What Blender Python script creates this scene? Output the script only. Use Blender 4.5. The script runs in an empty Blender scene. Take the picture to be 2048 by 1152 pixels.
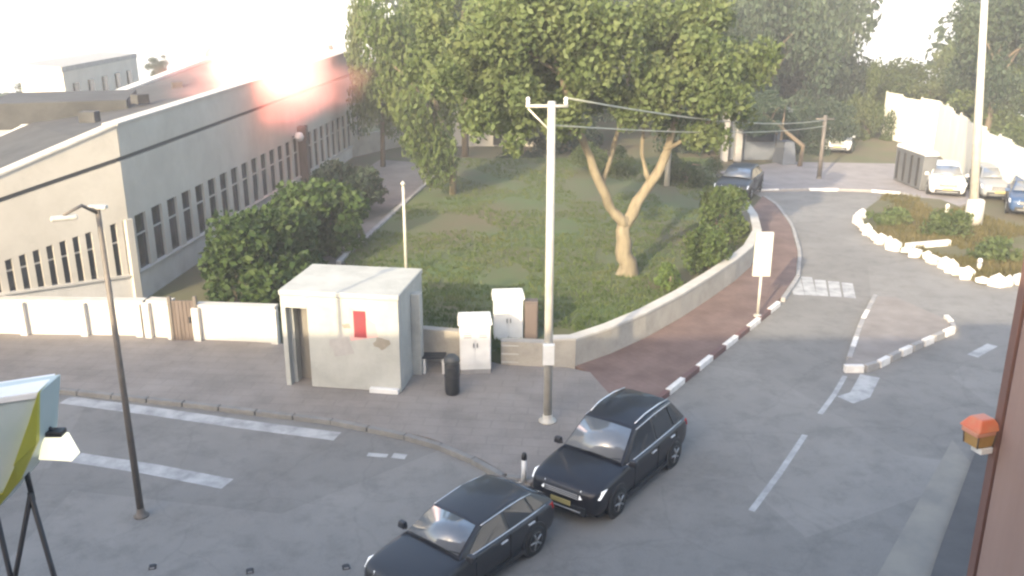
import bpy, bmesh, math, random
from mathutils import Vector, Matrix, noise as mnoise
random.seed(7)
R = math.radians
SC = bpy.context.scene
COL = SC.collection

# ------------------------------------------------------------------ camera
F = 1800.0                      # focal length in photograph pixels (2048 wide)
PITCH = math.atan(576 / F)
CAM_H = 9.6
cd = bpy.data.cameras.new('camera')
cam = bpy.data.objects.new('camera', cd); COL.objects.link(cam)
cam.location = (0, 0, CAM_H)
cam.rotation_euler = (R(90) - PITCH, 0, 0)
cd.sensor_width = 36.0
cd.lens = F / 2048 * 36.0
cd.clip_start = 0.1; cd.clip_end = 6000
SC.camera = cam

# ------------------------------------------------------------------ light
SUN_EL = R(20); SUN_AZ = math.atan2(-0.45, -0.89)      # low evening sun behind the camera, to its left
w = bpy.data.worlds.new('World'); SC.world = w; w.use_nodes = True
nt = w.node_tree
sky = nt.nodes.new('ShaderNodeTexSky'); sky.sky_type = 'NISHITA'; sky.sun_disc = False
sky.sun_elevation = SUN_EL; sky.sun_rotation = SUN_AZ
sky.air_density = 1.0; sky.dust_density = 3.5; sky.ozone_density = 0.5
bg = nt.nodes['Background']; bg.inputs['Strength'].default_value = 0.15
nt.links.new(sky.outputs[0], bg.inputs['Color'])
sd = bpy.data.lights.new('sun', 'SUN'); sun = bpy.data.objects.new('sun', sd); COL.objects.link(sun)
sd.energy = 2.0; sd.angle = R(0.6); sd.color = (1.0, 0.82, 0.56)
sdir = Vector((math.sin(SUN_AZ) * math.cos(SUN_EL), math.cos(SUN_AZ) * math.cos(SUN_EL), math.sin(SUN_EL)))
sun.rotation_euler = sdir.to_track_quat('Z', 'Y').to_euler()
sun.location = (-20, -40, 40)
SC.view_settings.view_transform = 'Standard'; SC.view_settings.look = 'None'
SC.view_settings.gamma = 1.0; SC.view_settings.use_curve_mapping = False
SC.view_settings.exposure = 2.05
SC.cycles.pixel_filter_type = 'BLACKMAN_HARRIS'; SC.cycles.filter_width = 2.4
SC.cycles.max_bounces = 6; SC.cycles.transparent_max_bounces = 12; SC.cycles.volume_bounces = 1
SC.cycles.use_denoising = True

# ------------------------------------------------------------------ helpers
_c, _s = math.cos(PITCH), math.sin(PITCH)
def ray(px, py):
    x = (px - 1024) / F; y = (576 - py) / F
    return Vector((x, _c + y * _s, -_s + y * _c))
def G(px, py, z=0.0):            # the point of the level z that a survey pixel stands for
    d = ray(px, py); t = (z - CAM_H) / d.z
    return Vector((d.x * t, d.y * t, z))
def V(px, py, Y):                # the point at distance Y
    d = ray(px, py); t = Y / d.y
    return Vector((d.x * t, Y, CAM_H + d.z * t))

def tag(o, label=None, cat=None, group=None, kind=None):
    if label: o['label'] = label
    if cat: o['category'] = cat
    if group: o['group'] = group
    if kind: o['kind'] = kind
    return o
def link(o, parent=None):
    COL.objects.link(o)
    if parent is not None: o.parent = parent
    return o
def empty(name, loc=(0, 0, 0), rz=0.0, parent=None):
    o = bpy.data.objects.new(name, None); o.location = loc; o.rotation_euler = (0, 0, rz)
    o.empty_display_size = 0.2
    return link(o, parent)
def thing(name, label, cat, loc=(0, 0, 0), rz=0.0, group=None):
    return tag(empty(name, loc, rz), label, cat, group)
def copy_tree(o, parent=None):
    c = o.copy(); COL.objects.link(c); c.parent = parent
    for ch in list(o.children): copy_tree(ch, c)
    return c

class MB:
    def __init__(s): s.v = []; s.f = []; s.sm = []
    def add(s, vs, fs, smooth=False):
        b = len(s.v); s.v += [tuple(p) for p in vs]
        for f in fs: s.f.append([i + b for i in f]); s.sm.append(smooth)
        return s
    def box(s, c, d, rz=0.0, taper=1.0):
        x, y, z = d[0] / 2, d[1] / 2, d[2] / 2
        ca, sa = math.cos(rz), math.sin(rz); vs = []
        for k in (-1, 1):
            t = taper if k > 0 else 1.0
            for i, j in ((-1, -1), (1, -1), (1, 1), (-1, 1)):
                a, b = i * x * t, j * y * t
                vs.append((c[0] + a * ca - b * sa, c[1] + a * sa + b * ca, c[2] + k * z))
        return s.add(vs, [(3, 2, 1, 0), (4, 5, 6, 7), (0, 1, 5, 4), (1, 2, 6, 5), (2, 3, 7, 6), (3, 0, 4, 7)])
    def hexa(s, lo, hi):         # two quads (bottom, top)
        return s.add(list(lo) + list(hi), [(3, 2, 1, 0), (4, 5, 6, 7), (0, 1, 5, 4), (1, 2, 6, 5), (2, 3, 7, 6), (3, 0, 4, 7)])
    def prism(s, pts, z0, z1):
        n = len(pts); vs = [(p[0], p[1], z0) for p in pts] + [(p[0], p[1], z1) for p in pts]
        a = sum(pts[i][0] * pts[(i + 1) % n][1] - pts[(i + 1) % n][0] * pts[i][1] for i in range(n))
        if a < 0:
            vs = vs[:n][::-1] + vs[n:][::-1]
        fs = [tuple(range(n))[::-1], tuple(range(n, 2 * n))] + [(i, (i + 1) % n, n + (i + 1) % n, n + i) for i in range(n)]
        return s.add(vs, fs)
    def tube(s, pts, rad, n=10, cap=True, smooth=True):
        pts = [Vector(p) for p in pts]; m = len(pts)
        if not isinstance(rad, (list, tuple)): rad = [rad] * m
        rings = []; ref = None
        for i, p in enumerate(pts):
            t = (pts[min(i + 1, m - 1)] - pts[max(i - 1, 0)]).normalized()
            if ref is None:
                ref = t.orthogonal().normalized()
            ref = (ref - t * ref.dot(t)); ref = ref.normalized() if ref.length > 1e-6 else t.orthogonal().normalized()
            bn = t.cross(ref)
            rings.append([p + (ref * math.cos(2 * math.pi * k / n) + bn * math.sin(2 * math.pi * k / n)) * rad[i] for k in range(n)])
        b = len(s.v)
        s.add([q for r_ in rings for q in r_], [(i * n + k, i * n + (k + 1) % n, (i + 1) * n + (k + 1) % n, (i + 1) * n + k) for i in range(m - 1) for k in range(n)], smooth)
        if cap:
            s.f.append([b + k for k in range(n)][::-1]); s.sm.append(False)
            s.f.append([b + (m - 1) * n + k for k in range(n)]); s.sm.append(False)
        return s
    def lathe(s, prof, c=(0, 0, 0), n=20, axis='z', smooth=True):   # prof: (radius, height)
        vs = []
        for r_, h in prof:
            for k in range(n):
                a = 2 * math.pi * k / n; u, v = r_ * math.cos(a), r_ * math.sin(a)
                if axis == 'z': q = (u, v, h)
                elif axis == 'y': q = (v, h, u)
                else: q = (h, u, v)
                vs.append((c[0] + q[0], c[1] + q[1], c[2] + q[2]))
        m = len(prof)
        fs = [(i * n + k, i * n + (k + 1) % n, (i + 1) * n + (k + 1) % n, (i + 1) * n + k) for i in range(m - 1) for k in range(n)]
        b = len(s.v); s.add(vs, fs, smooth)
        s.f.append([b + k for k in range(n)][::-1]); s.sm.append(False)
        s.f.append([b + (m - 1) * n + k for k in range(n)]); s.sm.append(False)
        return s
    def build(s, name, mat, parent=None, bevel=0.0, loc=None, rz=0.0, recalc=True):
        me = bpy.data.meshes.new(name); me.from_pydata(s.v, [], s.f)
        me.polygons.foreach_set('use_smooth', s.sm)
        if recalc:
            bm = bmesh.new(); bm.from_mesh(me); bmesh.ops.recalc_face_normals(bm, faces=bm.faces); bm.to_mesh(me); bm.free()
        me.materials.append(mat); me.update()
        o = bpy.data.objects.new(name, me); link(o, parent)
        if loc is not None: o.location = loc
        if rz: o.rotation_euler = (0, 0, rz)
        if bevel > 0:
            m = o.modifiers.new('edge', 'BEVEL'); m.width = bevel; m.segments = 2; m.limit_method = 'ANGLE'; m.angle_limit = R(35)
        return o

_M = {}
def mat(name, col, rough=0.8, col2=None, scale=3.0, detail=6.0, bump=0.0, bscale=None, metal=0.0, spec=0.5, coat=0.0, stretch=None, mix=(0.35, 0.65)):
    if name in _M: return _M[name]
    m = bpy.data.materials.new(name); m.use_nodes = True; n = m.node_tree; b = n.nodes['Principled BSDF']
    b.inputs['Roughness'].default_value = rough; b.inputs['Metallic'].default_value = metal
    b.inputs['Specular IOR Level'].default_value = spec
    b.inputs['Coat Weight'].default_value = coat; b.inputs['Coat Roughness'].default_value = 0.08
    b.inputs['Base Color'].default_value = (*col, 1)
    if col2 is not None or bump > 0:
        tc = n.nodes.new('ShaderNodeTexCoord'); src = tc.outputs['Object']
        if stretch:
            mp = n.nodes.new('ShaderNodeMapping'); mp.inputs['Scale'].default_value = stretch
            n.links.new(src, mp.inputs[0]); src = mp.outputs[0]
    if col2 is not None:
        t = n.nodes.new('ShaderNodeTexNoise'); t.inputs['Scale'].default_value = scale; t.inputs['Detail'].default_value = detail
        t.inputs['Roughness'].default_value = 0.62
        r = n.nodes.new('ShaderNodeValToRGB'); r.color_ramp.elements[0].position = mix[0]; r.color_ramp.elements[1].position = mix[1]
        r.color_ramp.elements[0].color = (*col, 1); r.color_ramp.elements[1].color = (*col2, 1)
        n.links.new(src, t.inputs['Vector']); n.links.new(t.outputs['Fac'], r.inputs[0]); n.links.new(r.outputs[0], b.inputs['Base Color'])
    if bump > 0:
        t = n.nodes.new('ShaderNodeTexNoise'); t.inputs['Scale'].default_value = bscale or scale * 6; t.inputs['Detail'].default_value = 8
        bp = n.nodes.new('ShaderNodeBump'); bp.inputs['Strength'].default_value = bump; bp.inputs['Distance'].default_value = 0.03
        n.links.new(src, t.inputs['Vector']); n.links.new(t.outputs['Fac'], bp.inputs['Height']); n.links.new(bp.outputs[0], b.inputs['Normal'])
    _M[name] = m
    return m
def weather(m, crack=0.0, patch=0.0, stain=0.0, joints=None):
    n = m.node_tree; b = n.nodes['Principled BSDF']; ln = b.inputs['Base Color'].links[0]; cur = ln.from_socket
    tc = n.nodes.new('ShaderNodeTexCoord')
    def mul(fac_socket, lo, hi, f0, f1):
        nonlocal cur
        mr = n.nodes.new('ShaderNodeMapRange'); mr.inputs['From Min'].default_value = f0; mr.inputs['From Max'].default_value = f1; mr.inputs['To Min'].default_value = lo; mr.inputs['To Max'].default_value = hi
        n.links.new(fac_socket, mr.inputs['Value'])
        mx = n.nodes.new('ShaderNodeMix'); mx.data_type = 'RGBA'; mx.blend_type = 'MULTIPLY'; mx.inputs[0].default_value = 1.0
        n.links.new(cur, mx.inputs[6]); n.links.new(mr.outputs[0], mx.inputs[7]); cur = mx.outputs[2]
    if patch:
        v = n.nodes.new('ShaderNodeTexVoronoi'); v.inputs['Scale'].default_value = .16; n.links.new(tc.outputs['Object'], v.inputs['Vector'])
        sp = n.nodes.new('ShaderNodeSeparateColor'); n.links.new(v.outputs['Color'], sp.inputs[0]); mul(sp.outputs[0], 1 - patch, 1 + patch * .5, 0, 1)
    if stain:
        t = n.nodes.new('ShaderNodeTexNoise'); t.inputs['Scale'].default_value = 1.3; t.inputs['Detail'].default_value = 10; t.inputs['Roughness'].default_value = .75
        n.links.new(tc.outputs['Object'], t.inputs['Vector']); mul(t.outputs['Fac'], 1 - stain, 1 + stain * .3, .32, .52)
        t2 = n.nodes.new('ShaderNodeTexNoise'); t2.inputs['Scale'].default_value = 60; t2.inputs['Detail'].default_value = 3
        n.links.new(tc.outputs['Object'], t2.inputs['Vector']); mul(t2.outputs['Fac'], 1 - stain * .8, 1 + stain * .8, .3, .7)
    if crack:
        t = n.nodes.new('ShaderNodeTexNoise'); t.inputs['Scale'].default_value = .9; t.inputs['Detail'].default_value = 6; n.links.new(tc.outputs['Object'], t.inputs['Vector'])
        mx = n.nodes.new('ShaderNodeMix'); mx.data_type = 'VECTOR'; mx.inputs[0].default_value = .35; n.links.new(tc.outputs['Object'], mx.inputs[4]); n.links.new(t.outputs['Color'], mx.inputs[5])
        v = n.nodes.new('ShaderNodeTexVoronoi'); v.feature = 'DISTANCE_TO_EDGE'; v.inputs['Scale'].default_value = .55; n.links.new(mx.outputs[1], v.inputs['Vector'])
        mul(v.outputs['Distance'], 1 - crack, 1, .002, .012)
    if joints:
        br = n.nodes.new('ShaderNodeTexBrick'); br.inputs['Scale'].default_value = 1.0; br.inputs['Brick Width'].default_value = joints[0]; br.inputs['Row Height'].default_value = joints[1]; br.inputs['Mortar Size'].default_value = joints[2]
        br.inputs['Color1'].default_value = (1, 1, 1, 1); br.inputs['Color2'].default_value = (.93, .93, .93, 1); br.inputs['Mortar'].default_value = (.87, .87, .87, 1)
        mp = n.nodes.new('ShaderNodeMapping'); mp.inputs['Rotation'].default_value = (0, 0, joints[3]); n.links.new(tc.outputs['Object'], mp.inputs[0]); n.links.new(mp.outputs[0], br.inputs['Vector'])
        mul(br.outputs['Color'], 0, 1, 0, 1)
    n.links.new(cur, b.inputs['Base Color'])
def leaf_mat(name, a, b_, c):
    m = bpy.data.materials.new(name); m.use_nodes = True; n = m.node_tree; b = n.nodes['Principled BSDF']
    tc = n.nodes.new('ShaderNodeTexCoord'); t = n.nodes.new('ShaderNodeTexNoise'); t.inputs['Scale'].default_value = 0.9; t.inputs['Detail'].default_value = 9
    t.inputs['Roughness'].default_value = 0.7
    n.links.new(tc.outputs['Object'], t.inputs['Vector'])
    r = n.nodes.new('ShaderNodeValToRGB'); e = r.color_ramp.elements
    e[0].position = 0.32; e[0].color = (*a, 1); e[1].position = 0.68; e[1].color = (*c, 1)
    k = e.new(0.5); k.color = (*b_, 1)
    n.links.new(t.outputs['Fac'], r.inputs[0])
    oi = n.nodes.new('ShaderNodeObjectInfo'); hs = n.nodes.new('ShaderNodeHueSaturation')
    mr = n.nodes.new('ShaderNodeMapRange'); mr.inputs['To Min'].default_value = 0.75; mr.inputs['To Max'].default_value = 1.25
    n.links.new(oi.outputs['Random'], mr.inputs['Value']); n.links.new(mr.outputs[0], hs.inputs['Value'])
    n.links.new(r.outputs[0], hs.inputs['Color'])
    n.links.new(hs.outputs[0], b.inputs['Base Color']); b.inputs['Roughness'].default_value = 0.6; b.inputs['Specular IOR Level'].default_value = 0.25
    tr = n.nodes.new('ShaderNodeBsdfTranslucent'); n.links.new(hs.outputs[0], tr.inputs['Color'])
    ms = n.nodes.new('ShaderNodeMixShader'); ms.inputs[0].default_value = 0.3
    n.links.new(b.outputs[0], ms.inputs[1]); n.links.new(tr.outputs[0], ms.inputs[2]); n.links.new(ms.outputs[0], n.nodes['Material Output'].inputs['Surface'])
    return m

asphalt = mat('asphalt', (0.17, 0.163, 0.15), 0.85, (0.215, 0.205, 0.188), 0.35, 9, 0.25, 40)
M_pave = mat('concrete_paving', (0.19, 0.17, 0.152), 0.9, (0.25, 0.225, 0.202), 0.6, 9, 0.2, 30)
M_brick = mat('red_paving', (0.13, 0.085, 0.07), 0.9, (0.19, 0.13, 0.11), 0.9, 9, 0.3, 25)
M_earth = mat('dry_earth', (0.12, 0.095, 0.06), 0.95, (0.09, 0.1, 0.045), 0.25, 9, 0.5, 10)
M_lawn = mat('lawn_ground', (0.095, 0.085, 0.045), 0.95, (0.06, 0.10, 0.03), 0.22, 9, 0.5, 12)
M_bed = mat('planter_soil', (0.12, 0.10, 0.055), 0.95, (0.08, 0.085, 0.03), 0.8, 8, 0.6, 12)
M_kerbw = mat('kerb_white', (0.72, 0.70, 0.66), 0.7, (0.55, 0.53, 0.5), 3.0)
M_kerbr = mat('kerb_red', (0.15, 0.075, 0.065), 0.8, (0.10, 0.07, 0.065), 3.0)
M_kerbg = mat('kerb_grey', (0.24, 0.235, 0.225), 0.85, (0.32, 0.31, 0.30), 3.0)
M_paint = mat('road_paint', (0.42, 0.42, 0.41), 0.7, (0.19, 0.19, 0.19), 2.2, 10, mix=(0.40, 0.72))
M_plaster = mat('plaster_white', (0.50, 0.48, 0.44), 0.85, (0.60, 0.58, 0.54), 0.6, 8, 0.1, 30)
M_facade = mat('facade_cream', (0.43, 0.40, 0.345), 0.85, (0.50, 0.47, 0.41), 0.5, 8, 0.1, 30)
M_groove = mat('facade_groove', (0.10, 0.10, 0.10), 0.8)
M_glass = mat('window_glass', (0.03, 0.035, 0.04), 0.12, spec=0.6)
M_roof = mat('roof_felt', (0.035, 0.036, 0.037), 0.9, (0.055, 0.056, 0.057), 0.8, 8, 0.2, 20)
M_wallbeige = mat('wall_beige', (0.30, 0.28, 0.24), 0.9, (0.38, 0.355, 0.31), 0.8, 9, 0.25, 20)
M_coping = mat('coping', (0.42, 0.40, 0.36), 0.85, (0.5, 0.48, 0.44), 2.0)
M_conc = mat('shelter_concrete', (0.34, 0.345, 0.32), 0.85, (0.42, 0.425, 0.395), 0.8, 9, 0.15, 25)
M_dark = mat('dark_metal', (0.035, 0.035, 0.037), 0.5, metal=0.3)
M_black = mat('black_plastic', (0.02, 0.021, 0.022), 0.5)
M_pole = mat('galvanised', (0.42, 0.40, 0.35), 0.6, (0.5, 0.48, 0.43), 4.0, metal=0.2)
M_poled = mat('pole_brown', (0.12, 0.105, 0.09), 0.6, (0.16, 0.14, 0.12), 4.0, metal=0.2)
M_white = mat('white_paint', (0.75, 0.75, 0.73), 0.5, (0.65, 0.65, 0.63), 2.0)
M_rust = mat('brown_render', (0.25, 0.165, 0.135), 0.85, (0.33, 0.23, 0.195), 0.9, 8, 0.25, 18, stretch=(1, 1, 0.15))
M_gate = mat('gate_brown', (0.10, 0.078, 0.064), 0.7, (0.15, 0.118, 0.10), 2.0, stretch=(6, 6, 0.5))
M_bark = mat('bark_pale', (0.23, 0.195, 0.13), 0.9, (0.12, 0.10, 0.065), 2.5, 8, 0.6, 14, stretch=(1, 1, 0.25))
M_barkd = mat('bark_dark', (0.10, 0.08, 0.055), 0.9, (0.16, 0.125, 0.09), 2.5, 8, 0.6, 14, stretch=(1, 1, 0.25))
L_main = leaf_mat('leaf_olive', (0.05, 0.075, 0.024), (0.085, 0.115, 0.042), (0.125, 0.145, 0.06))
L_light = leaf_mat('leaf_light', (0.06, 0.10, 0.025), (0.10, 0.145, 0.04), (0.14, 0.17, 0.055))
L_dark = leaf_mat('leaf_dark', (0.024, 0.042, 0.026), (0.043, 0.066, 0.039), (0.066, 0.09, 0.052))
L_hedge = leaf_mat('leaf_hedge', (0.03, 0.058, 0.017), (0.055, 0.095, 0.024), (0.09, 0.13, 0.036))

weather(asphalt, crack=.08, patch=.12, stain=.2)
weather(M_pave, stain=.12, joints=(.8, .4, .02, .1))
weather(M_brick, stain=.12, joints=(.4, .2, .014, .95))
weather(M_facade, stain=.06); weather(M_plaster, stain=.09); weather(M_conc, stain=.12); weather(M_wallbeige, stain=.16); weather(M_roof, stain=.2, patch=.15)
def poly(name, pts, z, m, kind='structure', parent=None, z0=None):
    """A flat sheet, or with z0 a slab with sides."""
    if z0 is None:
        bm = bmesh.new(); f = bm.faces.new([bm.verts.new((p[0], p[1], z)) for p in pts]); bm.normal_update()
        if f.normal.z < 0: f.normal_flip()
        bmesh.ops.triangulate(bm, faces=bm.faces[:])
        me = bpy.data.meshes.new(name); bm.to_mesh(me); bm.free(); me.materials.append(m)
        o = link(bpy.data.objects.new(name, me), parent)
    else:
        o = MB().prism(pts, z0, z).build(name, m, parent)
    if parent is None: tag(o, kind=kind)
    return o

# ================================================================== THE SETTING
# ground: level around the crossing, falling away on every side beyond (the town sits on a hilltop)
def ground_z(x, y):
    d = math.hypot(x, y - 30)
    return -0.03 - max(0.0, d - 66) * 0.115
ms = MB(); rr = [0, 20, 40, 62, 75, 100, 150, 250, 450, 900, 1500]; na = 72
for i, r_ in enumerate(rr):
    for k in range(na):
        a = 2 * math.pi * k / na; x, y = r_ * math.cos(a), 30 + r_ * math.sin(a)
        ms.v.append((x, y, ground_z(x, y)))
for i in range(len(rr) - 1):
    for k in range(na):
        ms.f.append([i * na + k, (i + 1) * na + k, (i + 1) * na + (k + 1) % na, i * na + (k + 1) % na]); ms.sm.append(True)
bmg = ms.build('ground', M_earth, recalc=False); tag(bmg, kind='structure')

# kerb line along the road (pixel survey of the photograph)
KERB_PX = [(-500, 735), (-150, 757), (130, 783), (400, 812), (680, 846), (860, 884), (960, 926), (1022, 962), (1060, 975), (1110, 955), (1180, 905), (1260, 842), (1345, 775), (1420, 715), (1500, 652), (1560, 603), (1590, 560), (1595, 510), (1580, 455), (1552, 415), (1525, 396)]
KERB = [G(*p) for p in KERB_PX]
road_pts = [Vector((-60, -8, 0)), Vector((60, -8, 0)), Vector((60, 36, 0)), G(2300, 585), G(1990, 480), G(1900, 420), G(1790, 386), G(1640, 381), G(1500, 384)] + KERB[::-1] + [Vector((-60, 27, 0))]
poly('road', road_pts, 0.0, asphalt)
# paved corner, then the red footpath beside the park wall
PAVE_BACK = [G(1132, 742), G(1000, 735), G(840, 700), G(560, 694), G(240, 676), G(0, 668), G(-500, 664)]
poly('pavement', KERB[:12] + [G(1180, 752)] + PAVE_BACK, 0.11, M_pave, z0=-0.2)
WALL_PX = [(1100, 742), (1150, 740), (1220, 715), (1290, 683), (1360, 643), (1420, 603), (1470, 567), (1500, 540), (1518, 505), (1510, 470), (1490, 440)]
WALL = [G(*p) for p in WALL_PX]
poly('footpath', KERB[11:] + WALL[::-1][:-1] + [G(1180, 752)], 0.114, M_brick, z0=-0.2)

# kerb stones, each its own piece: painted red and white beside the footpath, bare beside the corner
def resample(pts, step):
    out = [pts[0].copy()]; acc = 0.0
    for a, b in zip(pts[:-1], pts[1:]):
        L = (b - a).length; t = step - acc
        while t <= L:
            out.append(a.lerp(b, t / L)); t += step
        acc = (acc + L) % step if L + acc >= step else acc + L
    return out
def kerb_run(name, pts, step, mats, h=0.14, wd=0.16, side=1, gap=0.015, jitter=0.0):
    root = tag(empty(name), kind='structure')
    ps = resample(pts, step)
    for i, (a, b) in enumerate(zip(ps[:-1], ps[1:])):
        d = (b - a).normalized(); nrm = Vector((-d.y, d.x, 0)) * side
        a2, b2 = a + d * gap, b - d * gap
        hh = h + random.uniform(-jitter, jitter)
        lo = [a2, b2, b2 + nrm * wd, a2 + nrm * wd]
        hi = [p + Vector((0, 0, hh)) for p in (a2 + nrm * 0.015, b2 + nrm * 0.015, b2 + nrm * wd, a2 + nrm * wd)]
        MB().hexa([p - Vector((0, 0, 0.12)) for p in lo], hi).build('kerb_stone', mats[i % len(mats)], root, bevel=0.012)
    return root
kerb_run('kerb', KERB[:11], 1.0, [mat('kerb_dull', (0.165, 0.16, 0.15), .85, (0.22, 0.215, 0.20), 2.0)], side=-1, h=0.122)
kerb_run('kerb', KERB[10:16], 0.95, [M_kerbw, M_kerbr], side=-1, h=0.15)
kerb_run('kerb', KERB[15:], 0.95, [M_kerbg], side=-1, h=0.14)

# lawn behind the park wall, and the diagonal park path with its pale edging
LAWN_Z = 0.42
lawn_pts = [WALL[0] + Vector((-4.3, 0.6, 0))] + [p + Vector((-0.1, 0.15, 0)) for p in WALL[1:]] + [G(1440, 395), G(1420, 330), G(880, 330), G(850, 380), G(690, 530), G(700, 600), G(830, 660)]
poly('lawn', lawn_pts, LAWN_Z, M_lawn, z0=-0.2)
path_pts = [G(560, 640), G(690, 530), G(850, 382), G(900, 330), G(760, 320), G(640, 400), G(520, 560)]
poly('park_path', path_pts, 0.03, M_pave)
kerb_run('path_edging', [G(672, 548), G(690, 530), G(850, 382), G(900, 335)], 1.2, [M_kerbg], h=0.5, wd=0.22, side=-1)
# far paved area beyond the end of the road
poly('far_pavement', [G(1500, 384), G(1640, 381), G(1790, 386), G(1900, 420), G(1960, 400), G(1850, 330), G(1560, 325), G(1440, 345)], 0.06, mat('far_paving', (0.21, 0.195, 0.19), 0.9, (0.27, 0.25, 0.245), 0.8), z0=-0.2)
kerb_run('far_kerb', [G(1500, 384), G(1640, 381), G(1790, 386), G(1880, 411)], 1.6, [M_kerbw, M_kerbg], side=1, h=0.12)
# traffic island and the planted bed on its right
ISL = [G(1688, 742), G(1742, 742), G(1800, 712), G(1915, 662), G(1880, 640), G(1790, 600), G(1745, 598), G(1722, 640)]
poly('traffic_island', ISL, 0.11, mat('island_paving', (0.185, 0.165, 0.15), 0.9, (0.25, 0.225, 0.205), 1.2, 8, 0.3, 25), z0=-0.2)
kerb_run('island_kerb', [G(1686, 746), G(1744, 746), G(1802, 716), G(1918, 664), G(1895, 640)], 0.62, [M_kerbw, M_kerbg], side=1, h=0.2, gap=0.05)
kerb_run('island_kerb', [G(1745, 595), G(1716, 650), G(1684, 742)], 0.9, [M_kerbg, M_kerbg, M_kerbw], side=1, h=0.13)
BED_PX = [(1722, 432), (1718, 452), (1745, 478), (1790, 500), (1850, 520), (1910, 548), (1960, 568), (2010, 574), (2060, 560)]
BED = [G(*p) for p in BED_PX]
poly('planter_bed', BED + [G(2150, 480), G(2010, 455), G(1880, 405), G(1770, 395)], 0.16, M_bed, z0=-0.2)
rk = tag(empty('planter_edging'), kind='structure')
ps = resample(BED, 0.52)
for i, p in enumerate(ps):                       # rough whitewashed boulders along the edge of the bed
    me = bmesh.new(); bmesh.ops.create_icosphere(me, subdivisions=1, radius=0.5)
    off = Vector((i * 3.1, 7, 1))
    for v in me.verts: v.co *= 1 + 0.35 * mnoise.noise(v.co * 1.7 + off)
    m_ = bpy.data.meshes.new('boulder'); me.to_mesh(m_); me.free(); m_.materials.append(M_kerbw)
    o = link(bpy.data.objects.new('boulder', m_), rk)
    o.location = p + Vector((random.uniform(-0.1, 0.1), random.uniform(-0.1, 0.1), 0.16)); o.scale = (random.uniform(.4, .72), random.uniform(.35, .5), random.uniform(.3, .75)); o.rotation_euler = (0, 0, random.uniform(0, 3))

kerb_run('inner_edging', [G(1815, 499, .16), G(1870, 494, .16), G(1928, 489, .16)], 0.7, [M_kerbw], side=1, h=0.22, wd=.2)
for px_, py_, lb in ((1957, 542, 'small white marker post near the right tip of the planted bed'), (1893, 428, 'small white marker post at the back of the planted bed')):
    p = G(px_, py_, .16)
    mp_ = tag(empty('marker_post', tuple(p)), lb, 'post', 'white marker posts in the planted bed')
    MB().lathe([(.09, 0), (.085, .42), (.06, .47), (.02, .48)], n=12).build('post', M_kerbw, mp_)
    MB().lathe([(.093, .30), (.093, .36)], n=12).build('band', M_kerbg, mp_)
# painted lines on the asphalt
def stripe(pts, wd, z=0.004, m=M_paint):
    pts = [G(*p) for p in pts]; L = []; Rr = []
    for i, p in enumerate(pts):
        t = (pts[min(i + 1, len(pts) - 1)] - pts[max(i - 1, 0)]).normalized(); nn = Vector((-t.y, t.x, 0)) * wd / 2
        L.append(p + nn); Rr.append(p - nn)
    return poly('road_marking', L + Rr[::-1], z, m)
stripe([(130, 800), (300, 822), (480, 848), (675, 873)], 0.42)
stripe([(150, 915), (300, 938), (455, 968)], 0.42)
stripe([(735, 909), (775, 912)], 0.16); stripe([(785, 911), (812, 914)], 0.22)
stripe([(1503, 1022), (1560, 945), (1610, 870)], 0.13)
stripe([(1640, 828), (1668, 790), (1690, 752)], 0.13)
stripe([(1740, 752), (1720, 790), (1690, 800)], 0.5)
for a, b in (((1598, 590), (1588, 548)), ((1645, 592), (1640, 560)), ((1700, 596), (1694, 566)), ((1622, 591), (1613, 554)), ((1672, 594), (1667, 563))):
    stripe([a, b], 0.38)
stripe([(1945, 712), (1985, 690)], 0.3)
# worn concrete gutter and the near footway on the right
poly('gutter', [G(1905, 880), G(1700, 1250), G(1880, 1250), G(1945, 930)], 0.004, mat('gutter_concrete', (0.25, 0.235, 0.20), 0.9, (0.19, 0.182, 0.165), 1.2, 8))
poly('near_footway', [G(1975, 850), G(1942, 930), G(1880, 1100), G(1830, 1250), G(2300, 1250), G(2300, 860)], 0.10, mat('near_paving_shade', (0.07, 0.068, 0.066), 0.9, (0.10, 0.097, 0.094), 1.0, 8), z0=-0.2)  # footway coloured dark to stand for the shade beside the building

# ================================================================== BUILDINGS
def lerp(a, b, t): return a + (b - a) * t
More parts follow.
